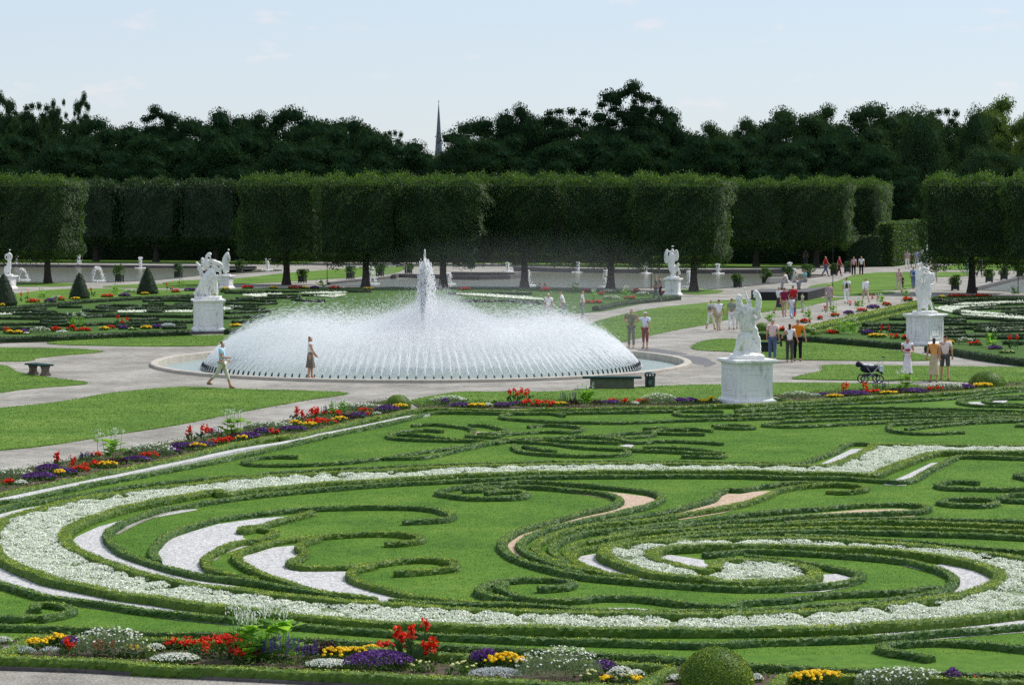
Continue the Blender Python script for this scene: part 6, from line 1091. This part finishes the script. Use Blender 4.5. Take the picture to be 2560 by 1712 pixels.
S3 = [slab(1.1, .85, .12), ch((-.28, .12, .12), (-.26, .35, .09), (-.31, .62, .10), (-.34, .95, .14), (-.31, 1.25, .18), (-.30, 1.55, .20), (-.34, 1.85, .17), (-.34, 2.1, .15), (-.33, 2.22, .09)), ch((-.34, 2.3, .11), (-.36, 2.42, .12)), face(-.36, 2.38, .12, -.3), ch((-.24, 2.3, .07), (-.22, 2.46, .07)), ch((-.22, 2.15, .12), (-.06, 2.2, .09), (.04, 2.12, .09), (.02, 1.95, .08)),
      ch((-.16, .2, .20), (-.12, .5, .15), (-.12, .9, .16), (-.14, 1.3, .14)), ch((.07, .15, .09), (.07, .4, .09), (.10, .75, .12), (.09, 1.1, .17), (.07, 1.35, .17), (.09, 1.6, .16), (.20, 1.85, .15), (.2, 2.0, .09)), ch((.12, 2.1, .09), (.12, 2.2, .11)), face(.12, 2.17, .11, .3), ch((.36, .15, .06), (.30, .4, .06), (.15, .65, .085), (.18, .9, .12), (.16, 1.2, .15)),
      ch((.18, 1.3, .13), (.28, 1.18, .09), (.32, 1.05, .05)), ch((.26, 1.95, .10), (.38, 1.85, .08), (.36, 1.65, .07), (.26, 1.55, .06)), ch((.3, 1.5, .05), (.42, 1.48, .06), (.46, 1.36, .05)), ch((-.2, 1.9, .09, -.12), (-.24, 1.7, .07, -.14), (-.36, 1.62, .06, -.16))]
statue(2312, 862, 1.28, 1.5, 45, S3+hand(-.36, 1.62, 200, -.16), .027, 'white statue of two figures standing in an embrace on a tall pedestal', noise=.007)
S4 = [slab(.9, .75, .12), slab(.4, .5, .24), ch((-.03, 1.95, .10), (-.02, 2.1, .15)), face(-.02, 2.08, .15), ch((-.12, 2.24, .05), (.02, 2.28, .05), (.08, 2.24, .04)), ch((-.36, 2.08, .08), (-.46, 1.9, .13), (-.49, 1.6, .16), (-.49, 1.3, .16), (-.46, 1.02, .11)), ch((.18, 2.05, .09), (.27, 1.88, .13), (.28, 1.6, .15), (.26, 1.35, .14), (.26, 1.2, .10)),
      ch((-.06, 1.85, .16), (-.06, 1.68, .25), (-.09, 1.35, .29), (-.13, 1.0, .26), (-.10, .75, .27), (.03, .5, .28), (.15, .28, .24)), ch((.10, .9, .16), (.20, .82, .13), (.36, .66, .11), (.44, .45, .09), (.50, .24, .08)), ch((.3, 1.1, .09), (.40, 1.0, .09), (.38, .8, .08)), ch((.3, .2, .09), (.4, .14, .07)), ch((-.30, 1.9, .08), (-.06, 1.82, .15), (.14, 1.9, .08))]
statue(1682, 738, .98, 1.2, -16, S4, .032, 'white statue of a crouching figure with two raised wings', noise=.006)
S5 = [slab(.66, .66, .1), ch((.18, 1.86, .06), (.19, 2.03, .11)), face(.19, 2.0, .11, .4), ch((.16, 1.8, .10), (.08, 1.62, .19), (-.02, 1.4, .22), (-.12, 1.18, .24), (-.10, .85, .22), (-.08, .45, .21), (-.08, .12, .22)), ch((.12, 1.0, .11), (.14, .6, .10), (.12, .2, .11)), ch((.16, 1.6, .10), (.26, 1.3, .07), (.24, 1.1, .07), (.12, 1.05, .06)), ch((.2, .9, .06), (.24, .66, .05))]
statue(566, 721, .80, .98, -19, S5, .034, 'slim white statue of a draped woman behind the stooping figure', noise=.006)
S6 = [slab(.66, .66, .1), ch((.10, 1.85, .06), (.12, 2.0, .11)), face(.12, 1.98, .11), ch((.10, 1.78, .10), (.06, 1.6, .18), (.03, 1.35, .16), (.05, 1.1, .15), (.10, .9, .13), (.12, .55, .09), (.08, .3, .07), (.10, .12, .08)), ch((-.02, 1.0, .13), (-.06, .6, .09), (-.10, .15, .08)), ch((-.1, 1.65, .09), (-.26, 1.45, .06), (-.22, 1.25, .05), (-.10, 1.2, .05)), ch((.2, 1.65, .09), (.26, 1.4, .07), (.18, 1.15, .05)), ch((-.2, .1, .14), (-.26, .4, .13), (-.18, .75, .1))]
statue(22, 722, .82, 1.0, -19, S6, .034, 'white statue of a standing man at the left frame edge', noise=.006)
S7 = [slab(.85, .7, .1), ch((.12, 2.0, .08), (.14, 2.18, .13)), face(.14, 2.15, .13), ch((.13, 1.95, .12), (.12, 1.75, .22), (.1, 1.4, .2), (.08, 1.1, .18), (.1, .7, .14), (.12, .12, .12)), ch((.3, 1.7, .1), (.38, 1.4, .08), (.3, 1.15, .07)), ch((-.28, 1.9, .07), (-.28, 2.1, .11)), face(-.28, 2.1, .11), ch((-.26, 1.85, .12), (-.24, 1.6, .18), (-.22, 1.2, .18), (-.2, .6, .16), (-.2, .12, .16)), ch((-.1, 1.7, .12), (.05, 1.6, .1))]
statue(2313, 714, .9, 1.0, 20, S7, .036, 'farthest white statue group, half hidden behind the embracing pair', noise=.006)
# ---------------------------------------------------------------- orangery plants in tubs
def tub_plant(u, v, wpx, hpx, label, seed, dark=False):
    r = np.random.default_rng(seed); pm = (v-480)/7.3; W_, H_ = wpx/pm, hpx/pm; p = at(u, v); root = empty('potted_plant', (p[0], p[1], 0), radians(-19), label, 'potted plant', 'tub plants around the pools')
    g = G(); b = .52; boxg(g, (0, 0, .08), (b*.86, b*.86, .46), 0, taper=1.12)
    for sx in (-1, 1):
        for sy in (-1, 1): boxg(g, (sx*b*.45, sy*b*.45, 0), (.07, .07, .60))
    g.obj('tub', plain((.045, .055, .045) if not dark else (.03, .03, .03), .7), root)
    g = G(); n = 900; c = r.normal(size=(9, 3))*[W_*.2, W_*.2, H_*.13]+[0, 0, .55+(H_-.55)*.5]; q = r.integers(0, 9, n); P = c[q]+unit(r.normal(size=(n, 3)))*r.uniform(.12, .26, n)[:, None]*[1, 1, 1.1]; P[:, 2] = np.clip(P[:, 2], .45, H_)
    cards(g, P, unit(P-[0, 0, .6]), .075, .6, .38); m_ = 90; a = r.uniform(0, 6.28, m_); e = np.c_[np.cos(a)*W_*.5, np.sin(a)*W_*.5, .5+r.uniform(.0, .6, m_)*(H_-.5)]; cards(g, e*r.uniform(.7, 1.1, (m_, 1)), unit(e), .12, .5, .22)
    g.obj('foliage', FM['leaf'] if seed % 3 else FM['canna'], root); g = G(); tube(g, [[0, 0, .5], [.02, 0, .8], [0, .02, H_*.75]], .03, 5); g.obj('stem', M['bark'], root)
TP = [(299, 705, 30, 50, 'tall tub plant between the left and middle yew pyramids'), (446, 695, 27, 42, 'thin flowering tub plant right of the yew pyramids'), (600, 682, 27, 33, 'tub plant right of the slim draped statue'), (756, 707, 30, 33, 'tub plant just right of the first middle lime trunk'), (876, 698, 28, 32, 'tub plant left of the second middle lime trunk'), (950, 691, 26, 26, 'tub plant right of the second middle lime trunk'),
      (1021, 685, 26, 25, 'tub plant at the edge of the pool left of the tall jet'), (1178, 672, 24, 25, 'dark tub plant in the mist on the small basin'), (1844, 719, 29, 36, 'tub plant nearest the end lime tree'), (1915, 709, 32, 37, 'tub plant second to the right of the end lime tree'), (1969, 702, 32, 36, 'tub plant third to the right of the end lime tree'), (2018, 695, 31, 34, 'tub plant left of the red-shirted man on the far path'),
      (2085, 689, 20, 30, 'tub plant behind the woman in dark red'), (2119, 682, 20, 28, 'tub plant behind the pink-topped woman'), (2388, 726, 34, 38, 'tub plant left of the right lime trunk'), (2473, 706, 28, 32, 'tub plant right of the right lime trunk'), (2510, 700, 30, 34, 'second tub plant right of the right lime trunk'), (2550, 692, 30, 32, 'tub plant at the right frame edge')]
for i, a in enumerate(TP): tub_plant(*a, seed=50+i)
# ---------------------------------------------------------------- benches
GRN = plain((.012, .045, .045), .8, .12); SB = plain((.16, .13, .10), .9)
def bench(u, v, L, rz, label, wood=GRN, legs=3, h=.46, stone=SB, solid=False):
    p = at(u, v); root = empty('garden_bench', (p[0], p[1], 0), radians(rz), label, 'bench', 'green-topped stone benches')
    g = G()
    for k in range(4): boxg(g, (0, -.21+.14*k, h-.06), (L, .132, .06))
    g.obj('seat', wood, root)
    if solid: g = G(); boxg(g, (0, 0, 0), (L*.74, .34, h-.062)); boxg(g, (0, 0, 0), (L*.78, .40, .05)); g.obj('base', stone, root)
    else:
        for k in range(legs):
            x = -L*.36+L*.72*k/(legs-1); g = G(); boxg(g, (x, 0, 0), (.16, .42, .09)); boxg(g, (x, 0, .09), (.12, .34, .14), 0, taper=.85); boxg(g, (x, 0, .23), (.11, .28, .17), 0, taper=1.35); g.obj('leg', stone, root)
bench(98, 938, 1.35, -50, 'green-topped bench on curved stone feet on the gravel at the left', legs=2)
bench(1530, 972, 2.2, -2, 'long green-topped bench with a solid stone base in front of the fountain', solid=True, stone=plain((.13, .14, .10), .9))
bench(1905, 880, 1.6, -12, 'dark green bench partly hidden behind the nearest statue', wood=plain((.010, .026, .026), .8, .1), solid=True, stone=plain((.03, .035, .035), .8))
# litter bin
p = at(1625, 969); b = empty('litter_bin', (p[0], p[1], 0), 0, 'dark green round litter bin beside the long bench', 'litter bin'); g = G(); lathe(g, [(.17, 0), (.19, .04), (.195, .42), (.195, .44)], (0, 0, 0), 20); g.obj('body', plain((.012, .025, .025), .4, .5), b)
g = G(); 
for k in range(10): a = k*pi/5; boxg(g, (cos(a)*.195, sin(a)*.195, .43), (.03, .03, .10), a)
g.obj('rim_posts', plain((.012, .025, .025), .4, .5), b); g = G(); lathe(g, [(.205, .52), (.20, .55), (.14, .59), (.04, .60)], (0, 0, 0), 20); g.obj('lid', plain((.02, .06, .06), .4, .5), b)
g = G(); boxg(g, (0, -.197, .12), (.14, .012, .18)); g.obj('plate', plain((.10, .14, .14), .4), b)
# ---------------------------------------------------------------- pushchair
p = at(2176, 957); pc = empty('pushchair', (p[0], p[1], 0), radians(8), 'black pushchair with big spoked wheels standing on the gravel', 'pushchair')
CH = plain((.55, .56, .58), .25, .6, 1); TY = plain((.02, .02, .022), .7); FB = plain((.012, .014, .03), .8); FW = plain((.62, .66, .72), .8)
for x in (-.30, .30):
    for y in (-.24, .24):
        wr = empty('wheel', (x, y, .165)); wr.parent = pc; g = G(); a = np.linspace(0, 2*pi, 25); tube(g, np.c_[.142*np.cos(a), 0*a, .142*np.sin(a)], .024, 6); g.obj('tyre', TY, wr)
        g = G(); tube(g, np.c_[.118*np.cos(a), 0*a, .118*np.sin(a)], .008, 4)
        for k in range(10): tube(g, [[0, 0, 0], [.118*cos(k*pi/5), 0, .118*sin(k*pi/5)]], .003, 3)
        g.obj('rim', CH, wr)
g = G()
for y in (-.22, .22):
    tube(g, [[-.30, y, .165], [-.05, y, .30], [.22, y, .62]], .012, 5); tube(g, [[.30, y, .165], [.02, y, .32], [-.2, y, .60]], .012, 5); tube(g, [[.22, y, .60], [.42, y, .80], [.50, y, .97]], .012, 5)
for x in (-.3, .3): tube(g, [[x, -.24, .165], [x, .24, .165]], .01, 5)
g.obj('frame', CH, pc); g = G(); tube(g, [[.50, -.22, .97], [.54, 0, 1.0], [.50, .22, .97]], .017, 6); g.obj('handle', TY, pc)
link('carrycot', skin_mesh('carrycot', [np.array(q) for q in ((-.40, 0, .62), (-.22, 0, .54), (.0, 0, .52), (.18, 0, .56), (.30, 0, .66))], [(0, 1), (1, 2), (2, 3), (3, 4)], [.15, .17, .16, .13, .07], 2, [FB]), pc)
link('hood', skin_mesh('hood', [np.array(q) for q in ((-.44, 0, .60), (-.46, 0, .72), (-.38, 0, .80))], [(0, 1), (1, 2)], [.16, .17, .13], 2, [FB]), pc)
g = G(); tube(g, [[.2, 0, .52], [.42, 0, .40], [.46, 0, .34]], .05, 6); g.obj('footrest', FB, pc)
g = G(); balls(g, [[-.08, 0, .68], [.06, .03, .67], [-.22, 0, .70]], .10, .5); g.obj('bedding', FW, pc)
g = G(); boxg(g, (.36, 0, .42), (.16, .26, .22), 0, taper=.9); o = g.obj('shopping_bag', FW); o.matrix_world = Matrix.Translation((p[0], p[1], 0))@Matrix.Rotation(radians(8), 4, 'Z')@Matrix.Translation((.05, 0, .02)); tag(o, 'pale blue-white bag hanging from the pushchair handle', 'bag')
g = G(); boxg(g, (0, 0, .25), (.5, .34, .10)); g.obj('basket', TY, pc)
# ---------------------------------------------------------------- dark platform where visitors sit
P = pts('D 345,432 420,446 760,446 888,412 880,400 700,422 420,420')
c = at(*fx('D', 610, 425)); g = G(); n = len(P); h = .6; g.add(np.vstack([np.c_[P, np.zeros(n)], np.c_[P, np.full(n, h)]]), [[i, (i+1) % n, n+(i+1) % n, n+i] for i in range(n)]); 
pf = tag(g.obj('basin_surround', plain((.018, .016, .022), .6)), 'low black-walled platform with visitors sitting on its edge', 'platform')
g = G(); T = np.array(tessellate_polygon([[Vector((a[0], a[1], 0)) for a in P]])); g.add(np.c_[P, np.full(n, h)], T); g.obj('deck', plain((.10, .10, .10), .7), pf)
g = G(); q = at(*fx('D', 535, 368)); boxg(g, (q[0], q[1], h), (1.5, .9, .35), .2, taper=.8); tag(g.obj('stone_block', plain((.45, .42, .38))), 'grey boulder on the left end of the black platform', 'rock')
# ---------------------------------------------------------------- lamp posts, barrier
for u, v0, v1, lb in ((818, 703, 560, 'thin lamp post between the first and second middle limes'), (1628, 720, 500, 'thin lamp post just left of the winged statue'), (2082, 722, 575, 'thin lamp post beside the black platform'), (2545, 733, 560, 'thin lamp post at the right frame edge'), (2278, 668, 560, 'thin post in front of the sunlit hedge')):
    p = at(u, v0); pm = (v0-480)/7.3; H = (v0-v1)/pm; r = empty('lamp_post', (p[0], p[1], 0), 0, lb, 'lamp post', 'thin dark lamp posts'); g = G(); tube(g, [[0, 0, 0], [0, 0, .5], [0, 0, H]], [.045, .03, .022], 6); g.obj('pole', plain((.02, .025, .025), .5), r)
    g = G(); boxg(g, (0, 0, 0), (.16, .16, .05)); g.obj('foot', plain((.05, .055, .055), .4), r)
p = at(*fx('E1', 2115, 300)); g = G(); L = 1.75
for z in (.08, .95): tube(g, [[-L/2, 0, z], [L/2, 0, z]], .02, 5)
for x in np.linspace(-L/2, L/2, 12): tube(g, [[x, 0, .08], [x, 0, .95]], .008 if abs(x) < L/2 else .02, 4)
for x in (-L/2, L/2): tube(g, [[x, -.25, .02], [x, .25, .02]], .02, 4)
g.obj('crowd_barrier', plain((.45, .46, .46), .4, .5, .6), None, loc=(p[0], p[1], 0)); tag(bpy.data.objects['crowd_barrier'], 'grey metal crowd barrier standing by the pool left of the tall jet', 'barrier')
# small white garden light spikes along the inner hedge
for i, (fr, x, y) in enumerate((('T3', 797, 180), ('T3', 852, 180), ('T3', 1180, 172), ('T3', 1220, 172), ('T3', 1532, 168), ('T3', 1935, 1192), ('T3', 2095, 1205), ('T3', 2190, 1208), ('T2', 1845, 198))):
    u, v = fx(fr, x, y); p = at(u, v); g = G(); lathe(g, [(.030, 0), (.026, .03), (.012, .07), (.008, .10), (.004, .11)], (0, 0, 0), 8); o = g.obj('lawn_sprinkler', plain((.75, .75, .75), .5), None, loc=(p[0], p[1], .02))
    tag(o, '%s little white sprinkler head along the hedge foot, counted in reading order' % ORD[i+1], 'sprinkler', 'white sprinkler heads')
